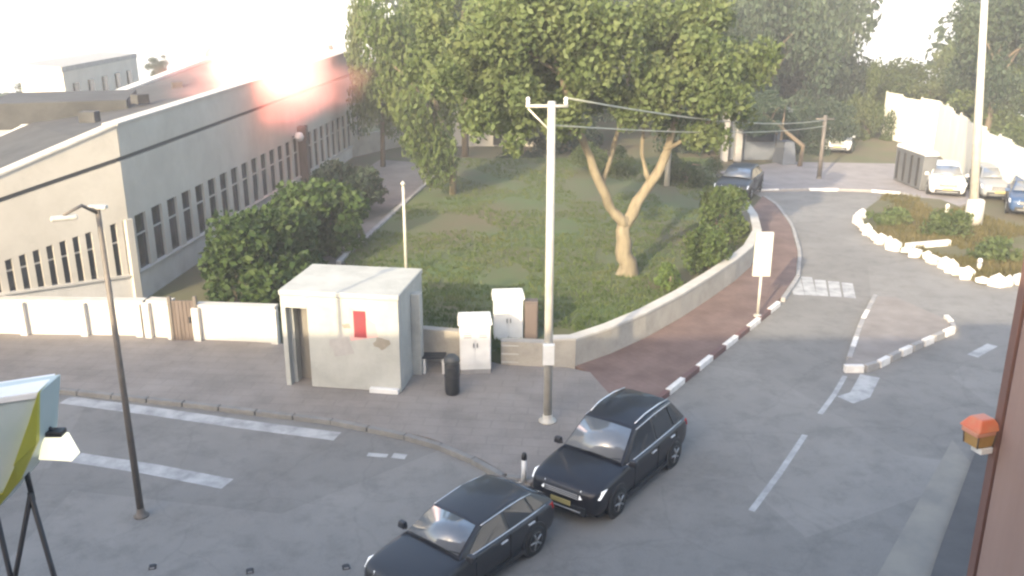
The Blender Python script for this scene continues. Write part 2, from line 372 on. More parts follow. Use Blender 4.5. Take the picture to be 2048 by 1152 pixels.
# --- the long office building struck on its roof: a lit wing and a shaded wing meeting at a corner
FL = V(-330, 600, 22.6); FL = Vector((FL.x, 22.6, 0))
FC = Vector((V(264, 500, 28.4).x, 28.4, 0)); FR = Vector((V(722, 300, 60).x, 60.0, 0))
def rows(px, D, ys): return [V(px, y, D).z for y in ys]
zC = rows(262, 28.4, (246, 313, 440, 538))
zR = rows(722, 60.0, (95, 152, 232, 310))
zC = [5.86, 4.80, 2.85, 1.0]; zR = [6.55, 5.15, 2.85, 0.7]
zL0 = rows(0, 25.3, (367, 412, 530, 590))
tL = (Vector((V(0, 500, 25.3).x, 25.3, 0)) - FC).length / (FL - FC).length
zL = [zC[i] + (zL0[i] - zC[i]) / tL for i in range(4)]
office = thing('office_building', 'long cream office building with slit windows, lit wing and shaded wing, under the blast', 'building', (0, 0, 0))
def facade(A, B, zA, zB, nwin, wfrac, out):
    d = (B - A).normalized()
    def P(t, z, off): return A.lerp(B, t) + out * off + Vector((0, 0, z))
    def zz(i, t): return lerp(zA[i], zB[i], t)
    def band(t0, t1, lo0, lo1, hi0, hi1, off0, off1):
        return MB().hexa([P(t0, lo0, off0), P(t1, lo1, off0), P(t1, lo1, off1), P(t0, lo0, off1)], [P(t0, hi0, off0), P(t1, hi1, off0), P(t1, hi1, off1), P(t0, hi0, off1)])
    base = band(0, 1, -0.5, -0.5, zA[3], zB[3], -0.35, 0.0).build('base_wall', M_plaster, office)
    up = band(0, 1, zA[2], zB[2], zA[1] - .08, zB[1] - .08, -0.35, 0.0).build('upper_wall', M_facade, office)
    band(0, 1, zA[1] - .08, zB[1] - .08, zA[1] + .08, zB[1] + .08, -0.35, -0.09).build('shadow_joint', M_groove, office)
    pr = band(0, 1, zA[1] + .08, zB[1] + .08, zA[0], zB[0], -0.35, 0.05).build('parapet', M_facade, office)
    band(-.002, 1.002, zA[0], zB[0], zA[0] + .07, zB[0] + .07, -0.40, 0.10).build('coping', M_coping, pr)
    band(0, 1, zA[3] - .07, zB[3] - .07, zA[3], zB[3], 0.002, 0.07).build('sill', M_coping, base)
    band(0, 1, zA[3], zB[3], zA[2], zB[2], -0.37, -0.30).build('back_wall', mat('reveal', (0.30, 0.29, 0.27), 0.9), office)
    for k in range(nwin):
        t0, t1 = k / nwin, (k + 1) / nwin; tm = t0 + (t1 - t0) * (1 - wfrac)
        band(t0, tm, zz(3, t0), zz(3, tm), zz(2, t0), zz(2, tm), -0.30, -0.003).build('pier', M_facade, office)
        wn = band(tm, t1, zz(3, tm) , zz(3, t1), zz(2, tm), zz(2, t1), -0.298, -0.10).build('window', M_glass, office)
        tc_ = (tm + t1) / 2; e = 0.03 / (B - A).length
        zm = lambda t: lerp(zz(3, t), zz(2, t), 0.62)
        band(tm, t1, zm(tm), zm(t1), zm(tm) + .05, zm(t1) + .05, -0.102, -0.06).build('transom', M_facade, wn)
outL = Vector((FC.y - FL.y, -(FC.x - FL.x), 0)).normalized()
outR = Vector((FR.y - FC.y, -(FR.x - FC.x), 0)).normalized()
facade(FL, FC, zL, zC, 20, 0.5, outL)
facade(FC, FR, zC, zR, 26, 0.64, outR)
MB().hexa([FC + Vector(q) for q in ((-.3, .0, -.5), (.0, -.16, -.5), (.14, .02, -.5), (-.1, .3, -.5))], [FC + Vector(q) for q in ((-.3, .0, zC[2]), (.0, -.16, zC[2]), (.14, .02, zC[2]), (-.1, .3, zC[2]))]).build('corner_pier', M_facade, office)
# flat roof and the far parapet
BL = V(-330, 455, 30); BM_ = V(60, 258, 38); BR = V(430, 118, 62); BR2 = Vector((FR.x - 9, 66, 6.5))
zroof = 0.75
def low(p, z): return Vector((p.x, p.y, z))
rv = [low(FL, zL[0] - .45), low(FC, zC[0] - zroof), low(FR, zR[0] - zroof), low(BR, zR[0] - zroof), low(BM_, zC[0] - 1.2), low(BL, zL[0] - .6)]
rb = MB(); rb.add(rv, [(0, 1, 4, 5), (1, 2, 3, 4)]); rb.build('roof', M_roof, office, recalc=False)
for a, b, za, zb in ((BL, BM_, BL.z, BM_.z), (BM_, BR, BM_.z, BR.z + .1)):
    d = (b - a); d.z = 0; d.normalize(); nn = Vector((-d.y, d.x, 0)) * 0.3
    MB().hexa([low(a, -1), low(b, -1), low(b, -1) + nn, low(a, -1) + nn], [low(a, za), low(b, zb), low(b, zb) + nn, low(a, za) + nn]).build('rear_parapet', M_facade, office)
    MB().hexa([low(a, za) - nn * .6, low(b, zb) - nn * .6, low(b, zb) + nn * 1.3, low(a, za) + nn * 1.3], [low(a, za + .16) - nn * .6, low(b, zb + .16) - nn * .6, low(b, zb + .16) + nn * 1.3, low(a, za + .16) + nn * 1.3]).build('rear_coping', M_plaster, office)
MB().hexa([low(FR, -1), low(BR, -1), low(BR, -1) + Vector((0, .3, 0)), low(FR, -1) + Vector((0, .3, 0))], [low(FR, zR[0]), low(BR, zR[0]), low(BR, zR[0]) + Vector((0, .3, 0)), low(FR, zR[0]) + Vector((0, .3, 0))]).build('end_wall', M_facade, office)
# stair house, vents and a brown downpipe column on the shaded wing
sh = V(215, 175, 44)
MB().box((sh.x - .6, 41, 4.95), (5.5, 5, 1.1), 0.3).build('stair_house', M_roof, office, bevel=.03)
for q in range(3):
    p = FC.lerp(FR, 0.16 + q * 0.2) + Vector((-3.5 - (q % 3) * 1.1, 0, 0))
    MB().box((p.x, p.y, zC[0] - .35), (.6, .5, .4), q).build('roof_vent', M_roof, office, bevel=.02)
tq = 0.585
pq = FC.lerp(FR, tq) + outR * 0.2
MB().box((pq.x, pq.y, 1.7), (0.45, 0.55, 3.4)).build('brown_pier', M_gate, office, bevel=.02)
glb = FC.lerp(FR, tq - .035) + outR * 0.35
wl = thing('wall_lamp', 'round white globe lamp on the shaded office wall beside the brown pier', 'lamp', (glb.x, glb.y, 3.0))
MB().lathe([(0.02, -.24), (.16, -.19), (.24, 0), (.16, .19), (.02, .24)], n=16).build('globe', M_white, wl)
MB().tube([(0, 0, 0), (-.36, 0, 0)], .03).build('bracket', M_dark, wl)

# --- white building behind the office roof, far left
def flat_block(name, label, quad, z0, z1, m, cat='building'):
    t = thing(name, label, cat)
    MB().prism(quad, z0, z1).build('wall', m, t)
    c = sum((Vector((q[0], q[1], 0)) for q in quad), Vector()) / len(quad)
    big = [c + (Vector((q[0], q[1], 0)) - c) * 1.015 for q in quad]
    MB().prism(big, z1, z1 + .35).build('roof_slab', M_kerbg, t)
    return t
a = V(128, 165, 62); b = V(272, 108, 78)
q = [(a.x, 62), (b.x, 78), (b.x - 4, 81), (a.x - 4.5, 65)]
wb_ = flat_block('apartment_building', 'pale flat roofed building rising behind the office roof', q, -6, b.z - .3, M_facade)
for k in range(5):
    for j in range(2):
        p = Vector((a.x, 62, 0)).lerp(Vector((b.x, 78, 0)), .12 + k * .18); p.z = b.z - 1.7 - j * 3.0
        MB().box(p, (.9, .25, 1.1), math.atan2(16, b.x - a.x)).build('window', M_glass, wb_)
a = V(-60, 250, 55)
flat_block('low_building', 'low grey flat roofed house left of the pale building', [(a.x - 3, 50), (a.x + 5, 58), (a.x + 1, 66), (a.x - 9, 60)], -6, a.z - .2, M_plaster)

# --- the camera's own building, whose height shades the crossing
own = thing('corner_building', 'brown rendered building that the camera hangs on, its wall edge along the frame', 'building')
MB().prism([(-38, -14), (38, -14), (38, -1.0), (-38, -1.0)], -0.5, 10.65).build('main_block', M_rust, own)
e1 = V(2014, 800, 7.0)
MB().prism([(e1.x, -0.9), (e1.x + 5, -0.9), (e1.x + 5, 7.0), (e1.x, 7.0)], -0.5, 7.9).build('side_wing', M_rust, own, bevel=.03)
MB().box((e1.x + .05, 7.06, 3.8), (.12, .1, 8.0)).build('downpipe', mat('pipe_brown', (0.16, 0.09, 0.075), 0.5), own)

# ================================================================== WALLS, FENCES, SMALL STRUCTURES
def wall_run(t, pts, z0, h, th, m, cop=True, side=1, name='wall'):
    lo_in, lo_out = [], []
    n = len(pts)
    for i, p in enumerate(pts):
        d = (pts[min(i + 1, n - 1)] - pts[max(i - 1, 0)]); d.z = 0; d.normalize(); nn = Vector((-d.y, d.x, 0)) * th * side
        lo_in.append(p + nn); lo_out.append(p.copy())
    def ring(h0, h1, grow, nm, mm):
        vs = []
        for a, b in zip(lo_out, lo_in):
            g = (b - a).normalized() * grow
            for q, zz in ((a - g, h0), (b + g, h0), (b + g, h1), (a - g, h1)): vs.append((q.x, q.y, zz))
        fs = [(3, 2, 1, 0), tuple(4 * (n - 1) + k for k in range(4))]
        for i in range(n - 1):
            for k in range(4): fs.append((4 * i + k, 4 * i + (k + 1) % 4, 4 * (i + 1) + (k + 1) % 4, 4 * (i + 1) + k))
        return MB().add(vs, fs).build(nm, mm, t)
    ring(z0, z0 + h, 0.0, name, m)
    if cop: ring(z0 + h, z0 + h + .07, 0.03, 'coping', M_coping)
pw = thing('park_wall', 'low curved beige wall with pale coping between the lawn and the red footpath', 'wall')
wall_run(pw, WALL, 0.0, 0.86, 0.28, M_wallbeige, side=1)
pw2 = thing('step_wall', 'short beige wall section in front of the white cabinet by the tall pole', 'wall')
A_ = G(1002, 737)
MB().hexa([A_, G(1092, 741), G(1092, 741) + Vector((0, .3, 0)), A_ + Vector((0, .3, 0))], [p + Vector((0, 0, .8)) for p in (A_, G(1092, 741), G(1092, 741) + Vector((0, .3, 0)), A_ + Vector((0, .3, 0)))]).build('wall', M_wallbeige, pw2, bevel=.02)
for k in range(3):
    MB().box(((A_.x + G(1092, 741).x) / 2 , A_.y - .03, .2 + k * .24), (1.2, .05, .03)).build('course', M_coping, pw2)

# white boundary wall of the office along the pavement, in separate lengths
def bwall(label, px0, py0, px1, py1, h, m=M_plaster, th=.25):
    a, b = G(px0, py0), G(px1, py1)
    t = thing('boundary_wall', label, 'wall', group='white wall lengths along the office pavement')
    d = (b - a).normalized(); nn = Vector((-d.y, d.x, 0)) * th; up = Vector((0, 0, 1))
    MB().hexa([a, b, b + nn, a + nn], [p + up * h for p in (a, b, b + nn, a + nn)]).build('wall', m, t, bevel=.015)
    MB().hexa([p + up * h for p in (a - nn * .15, b - nn * .15, b + nn * 1.15, a + nn * 1.15)], [p + up * (h + .08) for p in (a - nn * .15, b - nn * .15, b + nn * 1.15, a + nn * 1.15)]).build('coping', M_coping, t)
    n = max(1, int((b - a).length / 1.7))
    for k in range(n + 1):
        p = a.lerp(b, min(.985, max(.015, k / n)))
        MB().box((p.x - nn.x * .3, p.y - nn.y * .3, h / 2), (.2, .16, h), math.atan2(d.y, d.x)).build('pier', m, t)
bwall('long white wall below the lit slit windows of the office', -420, 668, 296, 678, 1.12)
bwall('short white wall between the office corner and the brown gate', 303, 680, 350, 683, 1.18)
bwall('white wall between the brown gate and the bomb shelter, under the shrub', 398, 686, 556, 692, 1.12)
g0, g1 = G(352, 686), G(396, 688)
gt = thing('metal_gate', 'closed rusty brown gate in the white office wall', 'gate', tuple((g0 + g1) / 2))
wdt = (g1 - g0).length
for k in range(6):
    MB().box((-wdt / 2 + (k + .5) * wdt / 6, 0, .68), (wdt / 6 - .012, .05, 1.3)).build('plank', M_gate, gt)
for sx in (-1, 1): MB().box((sx * (wdt / 2 + .03), 0.0, .72), (.09, .11, 1.48)).build('post', M_poled, gt)
MB().box((.18, -.05, .75), (.05, .06, .18)).build('handle', M_dark, gt)

# --- concrete bomb shelter with a door opening and painted patches
s0, s1 = G(574, 770, .11), G(803, 785, .11)
sd_ = (s1 - s0); SW = sd_.length; SA = math.atan2(sd_.y, sd_.x); SD, SH = 2.35, 2.45
sc_ = (s0 + s1) / 2
shel = thing('bomb_shelter', 'white concrete bomb shelter box with narrow doorway and painted red patch on its front', 'shelter', (sc_.x, sc_.y, .11), SA)
hw = SW / 2; dx0, dx1 = -hw + .12, -hw + .68
MB().box((( dx1 + hw) / 2, .11, SH / 2), (hw - dx1, .22, SH)).build('front_wall', M_conc, shel, bevel=.02)
MB().box(((-hw + dx0) / 2, .11, SH / 2), (dx0 + hw, .22, SH)).build('door_jamb', M_conc, shel)
MB().box(((dx0 + dx1) / 2, .11, SH - .16), (dx1 - dx0, .218, .32)).build('lintel', M_conc, shel)
for sx in (-1, 1): MB().box((sx * (hw - .11), SD / 2 + .11, SH / 2), (.22, SD - .22, SH - .002)).build('side_wall', M_conc, shel)
MB().box((0, SD - .11, SH / 2), (SW - .44, .22, SH)).build('back_wall', M_conc, shel)
MB().box((0, SD / 2, SH + .07), (SW + .06, SD + .06, .14)).build('roof', M_conc, shel, bevel=.03)
MB().box((hw + .12, SD * .55, SH / 2 - .1), (.24, .3, SH - .2)).build('buttress', M_conc, shel, bevel=.02)
MB().box(((dx0 + dx1) / 2, .55, SH / 2 - .2), (dx1 - dx0, .05, SH - .4)).build('inner_baffle', mat('baffle', (0.22, 0.205, 0.18), 0.9), shel)
def patch(name, pts, m, off):
    MB().hexa([(x, -off, z) for x, z in pts], [(x, -off + .003, z) for x, z in pts]).build(name, m, shel)
P_red = mat('patch_red', (0.25, 0.025, 0.035), 0.7, (0.20, 0.04, 0.045), 3); P_pink = mat('patch_pink', (0.62, 0.34, 0.32), 0.7)
P_grey = mat('patch_grey', (0.33, 0.315, 0.30), 0.8, (0.4, 0.385, 0.37), 3); P_olive = mat('patch_olive', (0.22, 0.20, 0.16), 0.8, (0.3, 0.27, 0.22), 3)
def sx_(px): return -hw + (px - 574) / (803 - 574) * SW
def sz_(py): return (778 - py) / 188 * SH
patch('red_patch', [(sx_(716), sz_(668)), (sx_(740), sz_(668)), (sx_(740), sz_(614)), (sx_(716), sz_(614))], P_red, .010)
patch('pink_patch', [(sx_(708), sz_(676)), (sx_(762), sz_(664)), (sx_(757), sz_(640)), (sx_(708), sz_(606))], P_pink, .006)
for (x, y, rx, ry, m, nm) in ((690, 688, 24, 22, P_grey, 'grey_emblem'), (768, 678, 15, 12, P_olive, 'olive_patch'), (702, 646, 9, 5, P_olive, 'olive_patch'), (660, 646, 9, 3, P_grey, 'grey_patch')):
    n = 12; pts = []
    for k in range(n):
        a_ = 2 * math.pi * k / n; rr_ = 1 + .22 * math.sin(k * 2.3 + x)
        pts.append((sx_(x + rx * rr_ * math.cos(a_)), sz_(y + ry * rr_ * math.sin(a_))))
    mm = MB(); mm.add([(p[0], -.008, p[1]) for p in pts] + [(p[0], -.003, p[1]) for p in pts], [tuple(range(n)), tuple(range(n, 2 * n))[::-1]] + [(k, (k + 1) % n, n + (k + 1) % n, n + k) for k in range(n)])
    mm.build(nm, m, shel)
MB().box((hw - .42, -.08, .06), (.75, .14, .12)).build('door_step', M_white, shel, bevel=.01)
ph = hw

# --- cabinets, bin, low wall beside the shelter
def cabinet(label, px, py, w_, d_, h_, dark=False):
    p = G(px, py, .11)
    t = thing('utility_cabinet', label, 'cabinet', (p.x, p.y + d_ / 2, .11), .08, 'white utility cabinets by the tall pole')
    MB().box((0, 0, .06), (w_ * .96, d_ * .96, .12)).build('plinth', M_kerbg, t)
    MB().box((0, 0, .12 + (h_ - .24) / 2), (w_, d_, h_ - .24)).build('body', M_white, t, bevel=.02)
    MB().box((0, 0, h_ - .03), (w_ + .1, d_ + .1, .18), taper=.93).build('lid', M_white, t, bevel=.02)
    for sx in (-1, 1):
        dr = MB().box((sx * w_ * .245, -d_ / 2 - .012, h_ * .52), (w_ * .45, .024, h_ * .68)).build('door', M_white, t, bevel=.006)
        MB().box((sx * .05, -d_ / 2 - .035, h_ * .55), (.02, .03, .12)).build('handle', M_dark, dr)
        for k in range(3): MB().box((sx * w_ * .245, -d_ / 2 - .028, h_ * (.7 + .04 * k)), (w_ * .25, .01, .018)).build('vent_slat', M_kerbg, dr)
cabinet('front white utility cabinet beside the black bin', 950, 748, .82, .55, 1.5)
cabinet('rear white utility cabinet standing on the step wall by the tall pole', 1016, 700, .82, .5, 1.62)
gp = G(1062, 700, .11)
dg = thing('dark_cabinet', 'narrow dark brown utility box between the rear white cabinet and the tall pole', 'cabinet', (gp.x, gp.y + .2, .11))
MB().box((0, 0, .72), (.38, .3, 1.44)).build('body', mat('box_brown', (0.10, 0.08, 0.07), 0.6), dg, bevel=.02)
MB().box((0, -.16, .75), (.32, .02, 1.2)).build('door', mat('box_brown2', (0.12, 0.095, 0.085), 0.6), dg)
p = G(905, 787, .11)
bn = thing('litter_bin', 'tall black cylindrical litter bin on the pavement beside the shelter', 'bin', (p.x, p.y, .11))
MB().lathe([(.15, 0), (.17, .02), (.19, .1), (.19, .85), (.17, .88)], n=24).build('body', M_black, bn)
MB().lathe([(.20, .86), (.21, .9), (.19, .98), (.10, 1.06), (.02, 1.08)], n=24).build('lid', mat('bin_lid', (0.05, 0.052, 0.05), 0.5), bn)
MB().box((0, -.185, .72), (.2, .03, .1)).build('slot', M_dark, bn)
MB().lathe([(.195, .48), (.2, .49), (.2, .53), (.195, .54)], n=24).build('band', M_dark, bn)
a, b = G(842, 722, .11), G(925, 730, .11)
lw = thing('low_wall', 'low grey wall between the shelter and the front cabinet', 'wall')
MB().hexa([a, b, b + Vector((0, .3, 0)), a + Vector((0, .3, 0))], [q_ + Vector((0, 0, .95)) for q_ in (a, b, b + Vector((0, .3, 0)), a + Vector((0, .3, 0)))]).build('wall', M_wallbeige, lw, bevel=.02)
a, b = G(846, 742, .11), G(892, 744, .11)
bench = thing('bench', 'small dark bench against the low grey wall beside the bin', 'bench', tuple((a + b) / 2))
bw_ = (b - a).length
for k in range(3): MB().box((0, -.14 + k * .14, .46), (bw_, .11, .04)).build('slat', M_dark, bench)
for sx in (-1, 1): MB().box((sx * bw_ * .4, 0, .22), (.06, .36, .44)).build('leg', M_kerbw, bench)

# --- bollard, street sign
p = G(1048, 962, .11)
bo = thing('bollard', 'short white bollard with black cap at the kerb behind the hatchback', 'bollard', (p.x, p.y, .11))
MB().lathe([(.055, 0), (.055, .5)], n=16).build('post', M_white, bo)
MB().lathe([(.058, .5), (.06, .58), (.045, .64), (.02, .66)], n=16).build('cap', M_black, bo)
p = G(1515, 632, .115)
sg = thing('street_sign', 'tall pale information board on a single post beside the red footpath', 'sign', (p.x, p.y, .115))
MB().tube([(0, 0, 0), (0, 0, 1.35)], .045).build('post', M_pole, sg)
MB().lathe([(.13, 0), (.12, .04), (.05, .06)], n=16).build('base', M_pole, sg)
MB().box((0, 0, 2.02), (.56, .09, 1.42)).build('board_frame', M_pole, sg, bevel=.015)
for fy in (-1, 1): MB().box((0, fy * .049, 2.02), (.5, .006, 1.34)).build('board_face', mat('sign_face', (0.44, 0.50, 0.48), 0.4, (0.38, 0.45, 0.43), 1.5), sg)
MB().box((0, -.056, 2.42), (.40, .004, .22)).build('board_stripe', mat('sign_green', (0.42, 0.52, 0.46), 0.4), sg)

# ================================================================== POLES AND CABLES
def street_pole(label, base, h, r0, r1, m, lean=0.0, group='poles'):
    t = thing('street_pole', label, 'pole', tuple(base), group=group)
    MB().tube([(0, 0, 0), (lean * .5, 0, h * .5), (lean, 0, h)], [r0, (r0 + r1) / 2, r1], 14).build('mast', m, t)
    MB().lathe([(r0 * 2.0, 0), (r0 * 2.0, .03), (r0 * 1.2, .05), (r0 * 1.12, .16), (r0, .18)], n=16).build('base', m, t)
    return t
pb = G(1095, 842, .11)
POLE_B = street_pole('tall pale centre pole with crossarm standing on the paved corner', pb, 7.45, .105, .085, M_pole)
MB().tube([(-.55, 0, 7.35), (.35, 0, 7.35)], .035).build('crossarm', M_pole, POLE_B)
for q_ in (-.5, .3): MB().lathe([(.03, 7.38), (.05, 7.42), (.03, 7.46), (.05, 7.5), (.02, 7.54)], c=(q_, 0, 0), n=10).build('insulator', M_white, POLE_B)
MB().tube([(-.5, 0, 7.3), (0, 0, 6.8)], .02).build('brace', M_pole, POLE_B)
MB().box((.0, -.14, 1.75), (.26, .12, .5)).build('meter_box', M_white, POLE_B, bevel=.01)
pa = G(283, 1032, 0)
POLE_A = street_pole('slim brown lamp post in front of the lit office wing', pa, 6.15, .07, .045, M_poled)
ae = G(128, 436, 6.1) - pa; ae.z = 6.1
MB().tube([(0, 0, 6.05), ae * .45 + Vector((0, 0, 3.5)), ae + Vector((0, 0, .05))], [.035, .03, .025]).build('lamp_arm', M_poled, POLE_A)
MB().box(ae, (.42, .18, .08), .5).build('lamp_head', M_pole, POLE_A, bevel=.03)
MB().box((0, 0, 6.16), (.34, .14, .07)).build('top_cap', M_pole, POLE_A, bevel=.02)
pc = G(815, 560, .1); pc = Vector((pc.x, 30.0, .03)); pc.x = V(811, 500, 30).x
pp = street_pole('thin grey post behind the bomb shelter at the park path', pc, V(806, 372, 30).z, .06, .045, M_pole)
MB().lathe([(.07, 0), (.09, .06), (.02, .14)], c=(0, 0, V(806, 372, 30).z), n=10).build('cap', M_pole, pp)
pd = G(1945, 448, .16)
POLE_D = street_pole('tall grey concrete pole in the planted bed on the right', pd, 11.2, .2, .12, M_pole, lean=-1.15)
MB().lathe([(.40, 0), (.36, 1.05), (.3, 1.12), (.2, 1.14)], n=12).build('footing', M_plaster, POLE_D)
pcx = V(1340, 250, 46)
POLE_C = street_pole('pale pole rising out of the tree crown above the forked tree', (pcx.x, 46, 0), V(1338, 70, 46).z, .15, .13, M_pole)
def cable(label, a, b, sag, r_=.016):
    pts = []
    for k in range(17):
        t = k / 16; q_ = Vector(a).lerp(Vector(b), t); q_.z -= sag * 4 * t * (1 - t); pts.append(q_)
    o = MB().tube(pts, r_, 6).build('overhead_cable', mat('cable', (0.32, 0.33, 0.27), 0.6), None)
    tag(o, label, 'cable', 'overhead cables')
tb = pb + Vector((.3, 0, 7.52))
cable('upper overhead cable from the centre pole towards the road end', tb, V(1650, 240, 50), .35, .022)
cable('lower overhead cable below the upper one, centre pole to road end', pb + Vector((0, 0, 6.95)), V(1650, 252, 50), .25, .018)
pe = V(1650, 240, 50)
POLE_E = street_pole('distant pole at the road end that carries the cables', (pe.x, 50, 0), pe.z + .25, .13, .1, M_poled)
MB().tube([(-.5, 0, pe.z + .05), (.5, 0, pe.z + .05)], .05).build('crossarm', M_poled, POLE_E)

# ================================================================== WHITE FENCE AND THE FAR RIGHT
fence = thing('site_fence', 'long sunlit white metal fence behind the parked cars', 'fence')
M_fence = mat('fence_white', (0.70, 0.69, 0.62), 0.6, (0.60, 0.59, 0.53), 0.5, 8, stretch=(1, 1, .3))
FPT = [V(1772, 187, 66), V(1880, 205, 60), V(1950, 250, 50), V(2050, 300, 43), V(2250, 390, 34)]
FN = 0
for fa, fb in zip(FPT[:-1], FPT[1:]):
    N = max(2, round((low(fb, 0) - low(fa, 0)).length / 1.9))
    for k in range(N):
        a = fa.lerp(fb, k / N); b = fa.lerp(fb, (k + 1) / N); FN += 1
        h0 = a.z + [0, .12, -.06, .1][FN % 4]
        u = (b - a); u.z = 0; ln = u.length; u.normalize(); nn = Vector((u.y, -u.x, 0))
        if nn.x > 0: nn = -nn
        vs = []; m_ = 10                              # corrugated sheet
        for j in range(m_ + 1):
            q_ = low(a, 0) + u * (ln * (j / m_) * .985 + .01) + nn * (.035 if j % 2 else 0)
            vs += [(q_.x, q_.y, .05), (q_.x, q_.y, h0), (q_.x - nn.x * .03, q_.y - nn.y * .03, h0), (q_.x - nn.x * .03, q_.y - nn.y * .03, .05)]
        fs = []
        for j in range(m_):
            for e in range(4): fs.append((4 * j + e, 4 * j + (e + 1) % 4, 4 * j + 4 + (e + 1) % 4, 4 * j + 4 + e))
        fs += [(0, 1, 2, 3), (4 * m_, 4 * m_ + 3, 4 * m_ + 2, 4 * m_ + 1)]
        MB().add(vs, fs).build('panel', M_fence, fence)
        MB().box((a.x - nn.x * .09, a.y - nn.y * .09, h0 / 2), (.09, .09, h0 + .1)).build('post', M_pole, fence)
# grey waste container
a, b = G(1786, 362), G(1838, 384)
u = (b - a).normalized(); bk = Vector((-u.y, u.x, 0));  bk = bk if bk.y > 0 else -bk
wc = thing('waste_container', 'dark grey steel waste container left of the white parked car', 'container', tuple((a + b) / 2))
c0 = (a + b) / 2
rel = [a - c0, b - c0, b - c0 + bk * .7, a - c0 + bk * .7]
MB().hexa([q_ + Vector((0, 0, .1)) for q_ in rel], [q_ * 1.04 + Vector((0, 0, 1.9)) for q_ in rel]).build('body', mat('container_grey', (0.09, 0.095, 0.10), 0.6, (0.12, 0.125, 0.13), 1.0), wc, bevel=.03)
MB().hexa([q_ * 1.1 + Vector((0, 0, 1.905)) for q_ in rel], [q_ * 1.0 + Vector((0, 0, 2.1)) for q_ in rel]).build('lid', M_white, wc, bevel=.03)
for k in range(4):
    q_ = rel[0].lerp(rel[1], .12 + k * .25) - bk * .05
    MB().box((q_.x, q_.y, 1.0), (.08, .1, 1.5)).build('rib', M_dark, wc)
# gatehouse at the end of the road
gx = V(1450, 330, 56).x
gh = thing('gatehouse', 'small grey gatehouse with pale pillars at the far end of the road', 'building', (gx, 56, 0))
M_blue = mat('bluegrey_plaster_shaded', (0.10, 0.115, 0.14), 0.85, (0.14, 0.155, 0.18), 1.0)  # plaster darkened so its colour stands in for shade on the gatehouse
MB().box((1.9, 2.0, 1.5), (3.4, 3.0, 3.0)).build('wall', M_blue, gh)
MB().box((1.9, 1.8, 3.12), (4.0, 3.8, .24)).build('roof', M_blue, gh, bevel=.03)
MB().box((2.2, .47, 1.6), (1.7, .08, .9)).build('window', M_glass, gh)
MB().box((3.2, .46, 1.05), (.02, .1, 2.1)).build('door_edge', M_dark, gh)
for x in (-.1, .75): MB().box((x, .05, 1.6), (.42, .4, 3.2)).build('pillar', M_kerbg, gh, bevel=.02)
MB().box((3.4, -.9, .7), (.9, 1.4, 1.4), .2, taper=.7).build('ramp_block', M_blue, gh)
# pale shed behind the lawn
sx0 = V(985, 330, 62).x
shd = thing('garden_shed', 'pale grey shed with dark roof edge behind the lawn', 'shed', (sx0, 62, 0))
MB().box((0, 2, 1.3), (6.2, 4, 2.6)).build('wall', M_facade, shd)
MB().box((0, 1.9, 2.75), (6.8, 4.8, .26)).build('roof', M_roof, shd)
MB().box((.6, -.03, 1.1), (1.1, .08, 2.0)).build('door', M_dark, shd)
MB().box((-1.7, -.03, 1.6), (1.1, .06, .8)).build('window', M_glass, shd)
# low grey wall and parapet at the park's far left
a, b = V(690, 330, 57), V(880, 330, 66)
fw = thing('far_wall', 'grey wall across the far end of the park path', 'wall')
MB().hexa([low(a, -.1), low(b, -.1), low(b, -.1) + Vector((0, .3, 0)), low(a, -.1) + Vector((0, .3, 0))], [low(a, 1.3), low(b, 1.3), low(b, 1.3) + Vector((0, .3, 0)), low(a, 1.3) + Vector((0, .3, 0))]).build('wall', M_wallbeige, fw)

